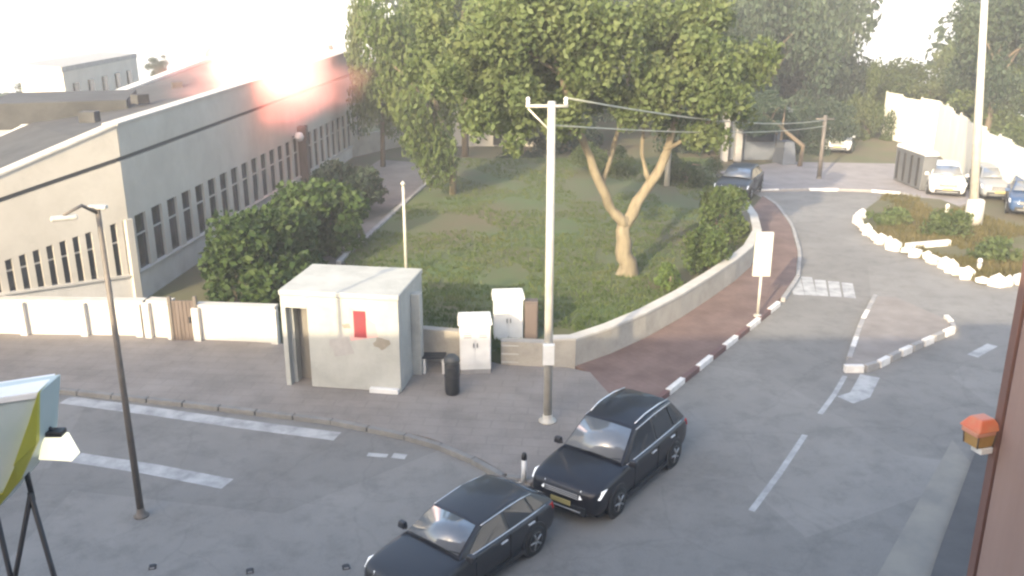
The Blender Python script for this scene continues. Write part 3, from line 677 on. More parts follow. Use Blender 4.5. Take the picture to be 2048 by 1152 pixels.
# ================================================================== CARS
M_tyre = mat('tyre', (0.018, 0.018, 0.018), 0.85); M_rim = mat('rim', (0.35, 0.36, 0.37), 0.3, metal=0.8)
M_chrome = mat('chrome', (0.8, 0.81, 0.82), 0.25, metal=0.5); M_lens = mat('lens', (0.75, 0.77, 0.8), 0.1, spec=0.8); _b = M_lens.node_tree.nodes['Principled BSDF']; _b.inputs['Emission Color'].default_value = (1, .97, .9, 1); _b.inputs['Emission Strength'].default_value = 0.15
M_tail = mat('tail_lens', (0.35, 0.01, 0.01), 0.2)
M_cglass = mat('car_glass', (0.035, 0.04, 0.045), 0.06, spec=0.8)
M_wind = mat('windscreen_sky_tint', (0.16, 0.17, 0.18), 0.08, spec=1.0, coat=0.6)  # pale base colour stands in for the sky's reflection
def paint(name, c): return mat(name, c, 0.45, metal=0.0, coat=0.25, spec=0.4)
def make_car(name, label, pm, pos, heading, L=4.5, W=1.84, HT=1.66, hatch=False, group=None, chrome=True, scale=1.0):
    t = thing(name, label, 'car', (pos[0], pos[1], 0.004), math.atan2(heading[1], heading[0]), group)
    t.scale = (scale,) * 3
    k = L / 4.5; q = W / 1.85; hb = (HT - 1.0) / .66     # roof scale
    bz = 1.0 if not hatch else .95
    st = [(2.25, .66, .35, .66, .74), (2.17, .83, .24, .80, .87), (1.95, .90, .20, .86, .94), (1.5, .925, .2, .92, 1.0), (.98, .925, .2, .97, 1.04), (-.6, .925, .2, .99, 1.02), (-1.75, .92, .2, 1.0, 1.03), (-2.08, .88, .22, .99, 1.03), (-2.2, .82, .3, .93, 1.0), (-2.25, .74, .42, .85, .93)]
    rings = []
    for x, wd, zb, zs, zt in st:
        zs *= bz; zt *= bz; r_ = []
        half = [(0, zb), (wd * .82, zb), (wd * .97, zb + .10), (wd, (zb + zs) * .52), (wd * .985, zs - .06), (wd * .93, zs + (zt - zs) * .45), (wd * .7, zt - .01), (0, zt + .02)]
        for y, z in half: r_.append((x * k, y * q, z))
        for y, z in half[-2:0:-1]: r_.append((x * k, -y * q, z))
        rings.append(r_)
    n = len(rings[0]); mb = MB()
    mb.add([p_ for r_ in rings for p_ in r_], [(i * n + j, i * n + (j + 1) % n, (i + 1) * n + (j + 1) % n, (i + 1) * n + j) for i in range(len(rings) - 1) for j in range(n)] + [tuple(range(n)), tuple(range((len(rings) - 1) * n, len(rings) * n))[::-1]], True)
    body = mb.build('body', pm, t); body.modifiers.new('s', 'SUBSURF').levels = 1; body.modifiers['s'].render_levels = 2
    # cabin: belt line and roof line stations (x, half width, z)
    zr = lambda z: bz + (z - 1.0) * hb
    belt = [(1.02, .80, bz + .0), (.3, .84, bz), (-.7, .85, bz), (-1.65, .83, bz), (-2.1, .77, bz + .02)]
    roof = [(.98, .78, bz + .03), (.22, .64, zr(1.58)), (-.7, .66, zr(1.66)), (-1.55 if not hatch else -1.45, .62, zr(1.60)), (-2.08, .74, bz + .05)]
    vs = []
    for (bx, by, bzz), (rx, ry, rz_) in zip(belt, roof):
        vs += [(bx * k, by * q, bzz - .03), (rx * k, ry * q, rz_), (rx * k, 0, rz_ + .035), (rx * k, -ry * q, rz_), (bx * k, -by * q, bzz - .03)]
    fs = []
    for i in range(4):
        for j in range(4): fs.append((5 * i + j, 5 * i + j + 1, 5 * i + 6 + j, 5 * i + 5 + j))
    cab = MB().add(vs, fs, False).build('cabin', pm, t); m_ = cab.modifiers.new('e', 'BEVEL'); m_.width = .05; m_.segments = 3; m_.limit_method = 'ANGLE'; m_.angle_limit = R(18)
    for pl in cab.data.polygons: pl.use_smooth = True
    def li(tab, x):
        for (a0, *ra), (b0, *rb_) in zip(tab[:-1], tab[1:]):
            if a0 >= x >= b0:
                f_ = (a0 - x) / (a0 - b0); return [lerp(u_, v_, f_) for u_, v_ in zip(ra, rb_)]
        return list(tab[-1][1:]) if x < tab[-1][0] else list(tab[0][1:])
    def S(xb, xr, v, side):
        yb, zb = li(belt, xb); yr, z_ = li(roof, xr)
        return Vector((lerp(xb, xr, v) * k, side * (lerp(yb, yr, v) * q + .012), lerp(zb - .03, z_, v)))
    for side in (-1, 1):
        wins = [[(.80, .80, .12), (.24, .16, .86), (-.40, -.40, .88), (-.46, -.46, .12)], [(-.54, -.54, .12), (-.50, -.50, .88), (-1.28, -1.22, .88), (-1.36, -1.36, .12)], [(-1.44, -1.40, .14), (-1.34, -1.28, .86), (-1.52, -1.44, .80), (-1.86, -1.7, .2)]]
        for wv in wins:
            pts = [S(a_, b_, v_, side) for a_, b_, v_ in wv]
            wmb = MB(); off = Vector((0, side * -.02, 0))
            wmb.hexa(pts, [p_ + off for p_ in pts]).build('side_window', M_cglass, t)
        if chrome:
            for v_, rr_ in ((.06, .012), (.93, .011)):
                xs = [.86, .3, -.5, -1.3, -1.85] if v_ < .5 else [.2, -.1, -.6, -1.1, -1.5]
                MB().tube([S(x, x, v_, side) for x in xs], rr_, 6).build('window_trim', M_chrome, t)
        MB().box((.86 * k, side * (.99 * q), bz + .07), (.14, .2, .15), taper=.8).build('mirror', pm, t, bevel=.03)
        MB().tube([(.87 * k, side * .86 * q, bz + .02), (.87 * k, side * .95 * q, bz + .05)], .025, 6).build('mirror_stem', M_black, t)
        for hx in (-.28, -1.22): MB().box((hx * k, side * (.917 * q), bz * .86), (.2, .04, .03)).build('door_handle', M_chrome if chrome else pm, t)
        for sx in (.62, -.5, -1.42): MB().box((sx * k, side * .916 * q, .60), (.012, .02, .62)).build('door_seam', M_black, t)
        MB().box((0, side * .905 * q, .27), (2.0 * k, .06, .10)).build('sill_trim', M_black, t)
        for wx in (1.36, -1.34):
            MB().lathe([(.415, -.02), (.40, .0)], c=(wx * k, side * .925 * q, .36), n=24, axis='y').build('wheel_arch', M_black, t)
            wh = empty('wheel', (wx * k, side * .84 * q, .335), 0, t)
            MB().lathe([(.2, -.11), (.31, -.11), (.335, -.08), (.335, .08), (.31, .11), (.2, .11)], n=28, axis='y').build('tyre', M_tyre, wh)
            MB().lathe([(.06, side * .105), (.19, side * .10), (.215, side * .112), (.22, side * .06)], n=20, axis='y').build('rim', M_rim, wh)
            for sp in range(5):
                a_ = sp * 2 * math.pi / 5; MB().tube([(0, side * .118, 0), (.19 * math.cos(a_), side * .112, .19 * math.sin(a_))], .022, 6).build('spoke', M_rim, wh)
        # lights
        hl = [(2.22, .44, .63), (2.03, .87, .67), (1.88, .895, .81), (2.14, .44, .80)]
        pts = [Vector((x * k + .045, side * (y * q + .01), z * bz + .03)) for x, y, z in hl]
        MB().hexa(pts, [p_ + Vector((-.14, side * -.02, 0)) for p_ in pts]).build('headlight', M_lens, t)
        tl = [(-2.235, .50, .82), (-2.10, .865, .82), (-2.07, .85, .97), (-2.19, .50, .95)]
        pts = [Vector((x * k - .012, side * y * q, z * bz)) for x, y, z in tl]
        MB().hexa(pts, [p_ + Vector((.14, 0, 0)) for p_ in pts]).build('tail_light', M_tail, t)
        MB().lathe([(.06, 0), (.05, .03)], c=(2.17 * k, side * .62 * q, .42), n=12, axis='x').build('fog_light', M_lens, t)
        if not hatch: MB().tube([(.1 * k, side * .58 * q, zr(1.60) + .03), (-.3 * k, side * .6 * q, zr(1.66) + .05), (-1.0 * k, side * .6 * q, zr(1.66) + .04), (-1.5 * k, side * .58 * q, zr(1.6) + .03)], .016, 6).build('roof_rail', M_chrome, t)
    def front_glass(name, r0, r1, b0, b1, m):
        pts = [Vector((b0 * k, -b1[0] * q, b1[1])), Vector((b0 * k, b1[0] * q, b1[1])), Vector((r0 * k, r1[0] * q, r1[1])), Vector((r0 * k, -r1[0] * q, r1[1]))]
        nrm = (pts[1] - pts[0]).cross(pts[3] - pts[0]).normalized()
        if nrm.z < 0: nrm = -nrm
        top = (pts[2] + pts[3]) / 2 + nrm * .035; bot = (pts[0] + pts[1]) / 2 + nrm * .035
        lo = [p_ + nrm * .012 for p_ in pts]
        me_ = MB(); me_.add([lo[0], bot + nrm * .012, lo[1], lo[2], top + nrm * .012, lo[3]] , [(0, 1, 4, 5), (1, 2, 3, 4)], True)
        o_ = me_.build(name, m, t); o_.modifiers.new('t', 'SOLIDIFY').thickness = .012
    front_glass('windscreen', .28, (.60, zr(1.555)), .96, (.73, bz + .07), M_wind)
    front_glass('rear_window', (-1.60 if not hatch else -1.5), (.56, zr(1.55)), -2.03, (.68, bz + .12), M_cglass)
    MB().box((2.215 * k, 0, .70 * bz), (.07, .9 * q, .17)).build('grille', M_black, t, bevel=.02)
    for gz in (.655, .70, .745): MB().box((2.252 * k, 0, gz * bz), (.02, .84 * q, .016)).build('grille_bar', M_chrome, t)
    MB().box((2.215 * k, 0, .38), (.08, 1.25 * q, .2)).build('lower_intake', M_black, t, bevel=.02)
    MB().box((2.262 * k, 0, .36), (.02, 1.0 * q, .02)).build('intake_trim', M_chrome, t)
    MB().box((2.268 * k, 0, .50), (.015, .50, .11)).build('number_plate', mat('plate_yellow', (0.40, 0.34, 0.14), 0.5), t)
    MB().box((-2.262 * k, 0, .72), (.015, .50, .11)).build('number_plate', mat('plate_yellow', (0.40, 0.34, 0.14), 0.5), t)
    MB().box((-2.2 * k, 0, .42), (.12, 1.4 * q, .2)).build('rear_bumper', M_black, t, bevel=.03)
    for sy in (-.35, .25): MB().tube([(.99 * k, sy, bz + .06), (.93 * k, sy + .45, bz + .115)], .012, 5).build('wiper', M_black, t)
    MB().box((0.0, 0, .24), (3.9 * k, 1.5 * q, .12)).build('underbody', M_black, t)
    return t
P_suv = paint('paint_suv', (0.012, 0.012, 0.016)); P_hat = paint('paint_hatch', (0.028, 0.028, 0.031))
P_cw = paint('paint_white', (0.7, 0.7, 0.68)); P_cg = paint('paint_grey', (0.25, 0.26, 0.27)); P_cb = paint('paint_blue', (0.03, 0.07, 0.16)); P_cd = paint('paint_dark', (0.03, 0.035, 0.04))
make_car('suv_car', 'black SUV with chrome window trim queuing behind the hatchback', P_suv, (2.12, 16.86), (-.59, -.807), 4.5, 1.85, 1.66, scale=.89)
make_car('hatchback_car', 'dark grey hatchback in front of the black SUV, cut off below', P_hat, (-.85, 13.75), (-.64, -.77), 4.25, 1.78, 1.46, hatch=True, scale=.85)
p = G(1886, 382); make_car('parked_car', 'white car parked before the white fence beside the tall right pole', P_cw, (p.x, p.y), (-.35, -.94), 4.3, 1.78, 1.5, hatch=True, group='cars parked along the white fence', chrome=False)
p = G(1982, 388); make_car('parked_car', 'grey car parked between the tall right pole and the blue car', P_cg, (p.x, p.y), (-.3, -.95), 4.3, 1.78, 1.5, hatch=True, group='cars parked along the white fence', chrome=False)
p = G(2052, 418); make_car('parked_car', 'blue car parked at the right end of the white fence', P_cb, (p.x, p.y), (-.45, -.9), 4.4, 1.8, 1.5, hatch=True, group='cars parked along the white fence', chrome=False)
p = G(1487, 396); make_car('parked_car', 'dark car standing in front of the far gatehouse', P_cd, (p.x, p.y + 1.0), (-.45, -.9), 4.2, 1.76, 1.5, hatch=True, chrome=False)

p = G(1672, 306); make_car('parked_car', 'white car half hidden under the trees beyond the far pavement', P_cw, (p.x + .6, p.y + 1.5), (-.35, -.94), 4.3, 1.78, 1.5, hatch=True, chrome=False)
# ================================================================== FOREGROUND FITTINGS
# yellow framed sign box on dark struts, low left
Ys = 8.0
M_yel = mat('sign_yellow', (0.50, 0.46, 0.04), 0.5, (0.42, 0.40, 0.06), 2.0)
M_pale = mat('sign_pale', (0.42, 0.50, 0.48), 0.35, (0.5, 0.56, 0.56), 1.2)
fs_ = thing('sign_box', 'pale blue sign box with yellow edge on dark struts at lower left', 'sign')
front = [V(-150, 820, 7.6), V(78, 785, 8.0), V(72, 890, 8.0), V(40, 960, 7.95), V(-10, 1022, 7.9), V(-150, 1080, 7.6)]
bkv = Vector((.06, .34, .05))
n = len(front)
MB().add(front + [p_ + bkv for p_ in front], [tuple(range(n)), tuple(range(n, 2 * n))[::-1]] + [(k_, (k_ + 1) % n, n + (k_ + 1) % n, n + k_) for k_ in range(n)]).build('panel', M_pale, fs_, bevel=.01)
cen = sum(front, Vector()) / n; cen = cen + Vector((.25, 0, 0))
def band_(i, wd, m, proud):
    a_, b_ = front[i], front[(i + 1) % n]
    ia, ib = a_ + (cen - a_).normalized() * wd, b_ + (cen - b_).normalized() * wd
    oa, ob = a_ - (cen - a_).normalized() * .02, b_ - (cen - b_).normalized() * .02
    fr = Vector((0, -proud, 0)); bk2 = Vector((0, .36, .03))
    MB().hexa([oa + fr, ob + fr, ib + fr, ia + fr], [oa + bk2, ob + bk2, ib + Vector((0, -.005, 0)), ia + Vector((0, -.005, 0))]).build('edge_trim', m, fs_, bevel=.012)
for i in range(1, 5): band_(i, .27, M_yel, .03)
band_(0, .06, M_white, .02)
for a_, b_ in (((-6, 1035), (24, 1165)), ((62, 985), (28, 1165)), ((60, 985), (112, 1165)), ((52, 940), (66, 1000)), ((-40, 1060), (-30, 1180))):
    q0 = V(*a_, 8.1); q1 = V(*b_, 8.15); dd = (q1 - q0).normalized()
    t_ = (.0 - q0.z) / dd.z if dd.z < -.3 and b_[1] > 1100 else (q1 - q0).length
    MB().tube([q0, q0 + dd * t_], .028, 8).build('strut', M_dark, fs_)
lp = V(108, 870, 8.2)
fl = thing('floodlight', 'cream trapezoid floodlight shade with dark cap beside the yellow edged sign', 'lamp', tuple(lp))
M_lampw = mat('lamp_cream', (0.8, 0.78, 0.60), 0.4)
bsd = M_lampw.node_tree.nodes['Principled BSDF']; bsd.inputs['Emission Color'].default_value = (1, .93, .66, 1); bsd.inputs['Emission Strength'].default_value = 0.25
MB().hexa([(-.15, -.1, -.23), (.19, -.1, -.25), (.19, .1, -.25), (-.15, .1, -.23)], [(-.08, -.07, 0), (.12, -.07, 0), (.12, .07, 0), (-.08, .07, 0)]).build('shade', M_lampw, fl, bevel=.012)
MB().box((.02, 0, .03), (.17, .13, .055)).build('cap', M_dark, fl, bevel=.01)
MB().tube([(0, 0, .05), (-.1, .02, .12), (-.26, .05, .06)], .02, 8).build('arm', M_dark, fl)
# orange warning lantern on the brown wall at the right
wp = V(1960, 865, 7.1)
wn = thing('warning_lantern', 'orange and tan warning lantern with white base on the brown wall edge', 'lantern', tuple(wp))
M_or = mat('lantern_orange', (0.55, 0.13, 0.06), 0.45, (0.5, 0.2, 0.1), 6.0); M_tan = mat('lantern_tan', (0.42, 0.27, 0.10), 0.5, (0.36, 0.22, 0.08), 6.0)
MB().box((0, 0, .10), (.27, .24, .10), .3, taper=.55).build('cap', M_or, wn, bevel=.015)
MB().box((0, 0, -.03), (.17, .15, .17), .3, taper=1.18).build('body', M_tan, wn, bevel=.012)
MB().box((-.03, -.03, .035), (.20, .18, .035), .3).build('rim_band', mat('lantern_pink', (0.52, 0.25, 0.17), .5), wn)
MB().box((.05, 0, -.155), (.15, .12, .06), .3).build('base', M_white, wn, bevel=.01)
for q_ in range(4):
    a_ = .3 + math.pi / 4 + q_ * math.pi / 2; MB().tube([(.115 * math.cos(a_), .105 * math.sin(a_), -.11), (.135 * math.cos(a_), .12 * math.sin(a_), .05)], .008, 6).build('corner_bar', M_gate, wn)
MB().tube([(.06, 0, .05), (.16, -.02, .09), (.42, -.02, .06)], .035, 8).build('bracket', M_or, wn)

# ================================================================== VEGETATION
def leaf_mesh(name, clumps, nleaf, size, m, seed, flat=0.9):
    rnd = random.Random(seed); vs = []; fs = []
    tot = sum(c[1] ** 2 for c in clumps)
    for c, rad in clumps:
        for _ in range(max(6, int(nleaf * rad * rad / tot))):
            d = Vector((rnd.gauss(0, 1), rnd.gauss(0, 1), rnd.gauss(0, 1) * flat)).normalized() * rad * rnd.random() ** .45
            p_ = Vector(c) + d; s_ = size * rnd.uniform(.4, 1.6)
            a_ = Vector((rnd.gauss(0, 1), rnd.gauss(0, 1), rnd.gauss(0, 1))).normalized(); b_ = a_.orthogonal().normalized()
            b_ = (Matrix.Rotation(rnd.uniform(0, 6.3), 3, a_) @ b_) * s_ * .5; c_ = a_.cross(b_) * .62
            i = len(vs); vs += [p_ - b_, p_ + c_, p_ + b_, p_ - c_]; fs.append((i, i + 1, i + 2, i + 3))
    me = bpy.data.meshes.new(name); me.from_pydata([tuple(v_) for v_ in vs], [], fs); me.materials.append(m); me.update()
    return me
def crown_clumps(seed, n=26, low_=-.75):
    rnd = random.Random(seed); out = []
    while len(out) < n:
        p_ = Vector((rnd.uniform(-1, 1), rnd.uniform(-1, 1), rnd.uniform(low_, 1)))
        if .25 < p_.length < .86 + .12 * mnoise.noise(p_ * 3 + Vector((seed, 0, 0))): out.append((p_, rnd.uniform(.2, .36)))
    return out
CROWN = {}
for nm, m, seeds in (('main', L_main, (1, 2)), ('light', L_light, (3, 4)), ('dark', L_dark, (5, 6, 7))):
    for s_ in seeds: CROWN.setdefault(nm, []).append(leaf_mesh('crown', crown_clumps(s_), 17000, .054, m, s_))
def tree(label, px, py, Y, rx, ry, kind, var=0, group='trees behind the lawn and road', base_z=None, trunk=None, bark=None, cat='tree', name='tree'):
    """crown centre at pixel px, py at distance Y; radii in photograph pixels."""
    c = V(px, py, Y); k = Y / 1800 * 1.02
    gz = ground_z(c.x, Y) if base_z is None else base_z
    tx = c.x if trunk is None else V(trunk, 400, Y).x
    t = thing(name, label, cat, (tx, Y, gz), 0, group)
    cr = bpy.data.objects.new('crown', CROWN[kind][var % len(CROWN[kind])]); link(cr, t)
    cr.location = (c.x - tx, 0, c.z - gz); cr.scale = (rx * k, rx * k * .9, ry * k); cr.rotation_euler = (0, 0, random.uniform(0, 6.28))
    h = max(.5, c.z - gz); r0 = .05 * rx * k + .05
    bk_ = bark or M_barkd
    MB().tube([(0, 0, -.2), (.1, 0, h * .4), (c.x - tx, 0, h)], [r0, r0 * .8, r0 * .45], 9).build('trunk', bk_, t)
    for q in range(4):
        a_ = q * 1.57 + random.random()
        s0_ = Vector((c.x - tx, 0, h)) * (.5 + .1 * q); e_ = Vector((c.x - tx + math.cos(a_) * rx * k * .6, math.sin(a_) * rx * k * .5, h + ry * k * random.uniform(0, .4)))
        MB().tube([s0_, s0_.lerp(e_, .5) + Vector((0, 0, .3)), e_], [r0 * .5, r0 * .35, r0 * .15], 7).build('limb', bk_, t)
    return t
def limb_mesh(pts, rad, n=14, seg=22, seed=0.0):
    pts = [Vector(p_) for p_ in pts]; m = len(pts); P_, R_ = [], []
    for k in range(seg + 1):
        u = k / seg * (m - 1); i = min(int(u), m - 2); f_ = u - i
        p0, p1, p2, p3 = pts[max(i - 1, 0)], pts[i], pts[i + 1], pts[min(i + 2, m - 1)]
        P_.append(.5 * ((2 * p1) + (p2 - p0) * f_ + (2 * p0 - 5 * p1 + 4 * p2 - p3) * f_ ** 2 + (3 * p1 - p0 - 3 * p2 + p3) * f_ ** 3)); R_.append(lerp(rad[i], rad[i + 1], f_))
    P_ = [p_ + Vector((mnoise.noise(Vector((k * .35, seed, 0))), mnoise.noise(Vector((k * .35, seed, 9))), 0)) * R_[k] * .5 for k, p_ in enumerate(P_)]
    mb = MB().tube(P_, R_, n)
    out = []
    for k, v_ in enumerate(mb.v):
        c_ = P_[min(k // n, seg)]; d_v = Vector(v_) - c_
        out.append(tuple(c_ + d_v * (1 + .28 * mnoise.noise(Vector(v_) * 2.6 + Vector((seed, 0, 0))) + .14 * mnoise.noise(Vector((v_[0] * 9, v_[1] * 9, v_[2] * 2))))))
    mb.v = out
    return mb
# the forked tree on the lawn
tb_ = G(1250, 548, LAWN_Z); Yt = tb_.y
ft = thing('forked_tree', 'sunlit tree with pale forked trunk on the lawn beside the footpath wall', 'tree', tuple(tb_))
def rel_(px, py, dy=0.0): return V(px, py, Yt + dy) - tb_
limb_mesh([rel_(1254, 565), rel_(1252, 520), rel_(1246, 465), rel_(1248, 435)], [.48, .31, .25, .23], 18, 16, 2.0).build('trunk', M_bark, ft)
LIMBS = [([(1247, 450, 0), (1220, 410, -.2), (1180, 320, -.6), (1152, 240, -1), (1120, 150, -1.2), (1090, 60, -1.2)], [.26, .22, .18, .15, .1, .05]),
         ([(1252, 450, 0), (1275, 405, .2), (1318, 340, .3), (1340, 280, .5), (1368, 180, .8), (1390, 80, 1)], [.28, .25, .21, .17, .11, .05]),
         ([(1205, 370, -.3), (1226, 300, .6), (1250, 200, 1.2), (1262, 90, 1.4)], [.12, .1, .08, .04]),
         ([(1300, 368, .3), (1284, 300, 1.2), (1298, 200, 2.0)], [.11, .09, .04]),
         ([(1165, 275, -.8), (1080, 215, -1.6), (1000, 170, -2.2)], [.12, .09, .04]), ([(1330, 300, .4), (1400, 260, 0), (1450, 210, -.4)], [.11, .08, .03]),
         ([(1120, 150, -1.2), (1040, 90, -1.5), (980, 40, -1.6)], [.08, .06, .03])]
for q_, (pts, rd) in enumerate(LIMBS): limb_mesh([rel_(*p_) for p_ in pts], [r_ * .78 for r_ in rd], 12, 24, q_ * 3.3).build('limb', M_bark, ft)
rnd = random.Random(11); cl = []
for (px, py, rp) in ((1170, 110, 100), (1060, 90, 110), (960, 110, 95), (920, 40, 80), (1260, 70, 100), (1360, 110, 90), (1420, 170, 75), (1100, 190, 70), (1000, 210, 70), (930, 200, 60), (1300, 190, 65), (1390, 40, 90), (1130, 20, 100), (1440, 240, 50), (1230, 200, 50), (1050, 262, 48), (890, 150, 60), (1380, 250, 45), (1480, 110, 70), (1010, 20, 90)):
    for _ in range(4):
        q_ = rel_(px + rnd.uniform(-60, 60), py + rnd.uniform(-45, 45), rnd.uniform(-3.4, 3.4)); cl.append((q_, rp / 1800 * Yt * rnd.uniform(.45, .75)))
cm = leaf_mesh('crown', cl, 62000, .17, L_main, 21)
link(bpy.data.objects.new('crown', cm), ft)

tree('tall light green tree between the office end and the lawn', 850, 150, 44, 125, 215, 'light', 0, trunk=905, bark=M_bark)
tree('grey brown tree at the far end of the office', 755, 95, 54, 75, 190, 'main', 1)
tree('broad olive tree behind the shed', 985, 150, 66, 150, 170, 'main', 0)
tree('dark tree behind the forked tree on its left', 1130, 190, 60, 130, 130, 'dark', 0)
tree('dark tree behind the forked tree on its right', 1400, 160, 60, 130, 165, 'dark', 1)
tree('grey green tall tree above the gatehouse', 1530, 110, 66, 130, 210, 'dark', 2)
tree('tall dark tree left of the gap of sky', 1665, 120, 72, 100, 190, 'dark', 0)
tree('rounded tree in front of the far pavement', 1640, 270, 60, 80, 75, 'dark', 1)
tree('small olive tree left of the white fence end', 1735, 250, 66, 60, 110, 'main', 1)
tree('wide olive tree behind the white fence under the sky gap', 1840, 185, 70, 120, 75, 'main', 0)
tree('tall dark tree at the upper right behind the fence', 2000, 90, 62, 105, 150, 'dark', 2)
tree('olive tree behind the right end of the fence', 2010, 215, 64, 110, 85, 'main', 1)
tree('light tree high above the office end and lawn', 925, 20, 58, 120, 130, 'light', 1)
tree('dark tree at the top behind the forked crown', 1270, 30, 70, 150, 130, 'dark', 0)
tree('low drooping tree added over the far gatehouse roof to shade it', 1525, 225, 54, 75, 48, 'dark', 0, trunk=1592)  # crown added in front to shade the gatehouse
tree('slender grey green tree between the gatehouse tree and the sky gap', 1600, 70, 80, 110, 150, 'dark', 1)
tree('pale tree high above the far gatehouse', 1470, 60, 76, 110, 130, 'main', 1)
tree('dark leaning tree over the far pavement', 1700, 200, 76, 90, 130, 'dark', 2)
tree('grey tree beyond the middle of the white fence', 1930, 170, 80, 90, 110, 'main', 0)
tree('dark tree on the far left skyline beside the pale building', 78, 195, 95, 55, 32, 'dark', 1, group='trees on the far left skyline')
tree('dark tree at the far left edge of the skyline', -5, 215, 90, 45, 45, 'dark', 2, group='trees on the far left skyline')
tree('small dark treetop right of the pale building', 318, 135, 98, 30, 24, 'dark', 0, group='trees on the far left skyline')
tree('olive brush under the forked tree behind its trunk', 1215, 330, 50, 75, 55, 'main', 0)
tree('olive brush right of the forked trunk', 1370, 340, 47, 75, 60, 'main', 1)
tree('dark brush beside the shed', 1040, 335, 56, 60, 55, 'dark', 2)

def bush(name, label, px, py, rx, h, ry, m, n, size, seed, z=LAWN_Z, group=None, Yo=0.0, ang=0.0):
    p_ = G(px, py, z)
    t = thing(name, label, 'bush', (p_.x, p_.y + Yo, z), ang, group); rnd = random.Random(seed); cl = []
    for _ in range(30):
        a_ = rnd.uniform(0, 6.28); r_ = rnd.random() ** .5; hh = rnd.random()
        k = math.sqrt(max(0.05, 1 - (hh - .3) ** 2 * 1.6))
        cl.append((Vector((math.cos(a_) * r_ * rx * .8 * k, math.sin(a_) * r_ * ry * .8 * k, .15 * h + hh * .72 * h)), min(rx, ry, h) * rnd.uniform(.28, .42)))
    me = leaf_mesh('foliage', cl, n, size, m, seed); link(bpy.data.objects.new('foliage', me), t)
    for q in range(4):
        a_ = q * 1.6; MB().tube([(math.cos(a_) * .1, math.sin(a_) * .1, -.1), (math.cos(a_) * rx * .35, math.sin(a_) * ry * .35, h * .6)], [.05, .02], 6).build('stem', M_barkd, t)
    return t
p0, p1 = G(480, 640, 0), G(690, 440, 0)
bush('shrub', 'large rounded dark green shrub between the office and the bomb shelter', 490, 638, 2.0, 2.9, 3.0, L_hedge, 12000, .22, 31, z=0.03, Yo=2.2, ang=-.1)
bush('shrub', 'second dark green shrub behind the large one along the office wall', 600, 560, 1.9, 2.9, 3.4, L_hedge, 9000, .24, 32, z=0.03, Yo=3.5, ang=-.1)
bush('shrub', 'farthest dark shrub of the row along the office wall', 660, 470, 1.7, 2.4, 3.4, L_dark, 6000, .26, 33, z=0.03, Yo=4, ang=-.1)
bush('bush', 'bright green bush behind the curved wall near the information board', 1430, 560, 1.0, 1.5, 1.0, L_light, 4500, .14, 34, Yo=1.2)
bush('bush', 'tall green bush behind the bright one at the bend of the wall', 1462, 490, 1.1, 2.2, 1.6, L_light, 5000, .15, 35, Yo=1.8)
bush('bush', 'low yellow green bush at the foot of the curved wall', 1345, 590, .5, .8, .5, L_light, 1200, .12, 36, Yo=.7)
bush('bush', 'olive bush in the planted bed beside the tall right pole', 1890, 470, 1.3, 1.0, 1.0, L_main, 2500, .16, 37, z=.16)
bush('bush', 'low olive bush near the left tip of the planted bed', 1780, 448, 1.2, .7, .9, L_main, 2000, .15, 38, z=.16)
bush('bush', 'sparse olive bush near the right tip of the planted bed', 1985, 520, 1.1, .8, .9, L_main, 2000, .15, 39, z=.16)
# grass: one mass of blades on the lawn and in the bed
def inside(x, y, pg):
    c = False; n_ = len(pg)
    for i in range(n_):
        a_, b_ = pg[i], pg[i - 1]
        if (a_.y > y) != (b_.y > y) and x < (b_.x - a_.x) * (y - a_.y) / (b_.y - a_.y) + a_.x: c = not c
    return c
def grass(label, pg, z, n, h, m, seed):
    rnd = random.Random(seed); xs = [p_.x for p_ in pg]; ys = [p_.y for p_ in pg]; vs = []; fs = []; got = 0
    while got < n:
        y = min(ys) + (max(ys) - min(ys)) * rnd.random() ** 1.8; x = rnd.uniform(min(xs), max(xs))
        if not inside(x, y, pg): continue
        got += 1
        if mnoise.noise(Vector((x * .35, y * .25, seed))) < -.12: continue
        for _ in range(4):
            bx, by = x + rnd.gauss(0, .06), y + rnd.gauss(0, .06); hh = h * rnd.uniform(.5, 1.3); a_ = rnd.uniform(0, 3.14); w_ = .02
            i = len(vs); vs += [(bx - math.cos(a_) * w_, by - math.sin(a_) * w_, z), (bx + math.cos(a_) * w_, by + math.sin(a_) * w_, z), (bx + rnd.gauss(0, .04), by + rnd.gauss(0, .04), z + hh)]; fs.append((i, i + 1, i + 2))
    me = bpy.data.meshes.new('grass'); me.from_pydata(vs, [], fs); me.materials.append(m)
    o = link(bpy.data.objects.new('grass', me)); tag(o, label, 'grass', kind='stuff')
L_grass = leaf_mat('leaf_grass', (0.05, 0.08, 0.02), (0.085, 0.12, 0.034), (0.13, 0.13, 0.05))
grass('short patchy green grass on the park lawn', [Vector(p_) for p_ in lawn_pts], LAWN_Z, 14000, .12, L_grass, 41)
grass('dry weeds covering the planted bed', BED + [G(2150, 480), G(2010, 455), G(1880, 405), G(1770, 395)], .16, 5000, .2, leaf_mat('leaf_weed', (0.07, 0.07, 0.02), (0.12, 0.105, 0.04), (0.18, 0.15, 0.07)), 42)
# far wooded rise behind everything on the right half
rnd = random.Random(51); cl = []
for k in range(260):
    px = rnd.uniform(800, 2250); Y = rnd.uniform(80, 105); yy = rnd.uniform(-40, 330)
    if 1720 < px < 1930 and yy < 175: continue
    cl.append((V(px, yy, Y), rnd.uniform(2.2, 4.0)))
me = leaf_mesh('distant_woodland', cl, 60000, .75, L_dark, 52)
tag(link(bpy.data.objects.new('distant_woodland', me)), 'dense distant woodland behind the park trees', 'woodland', kind='stuff')

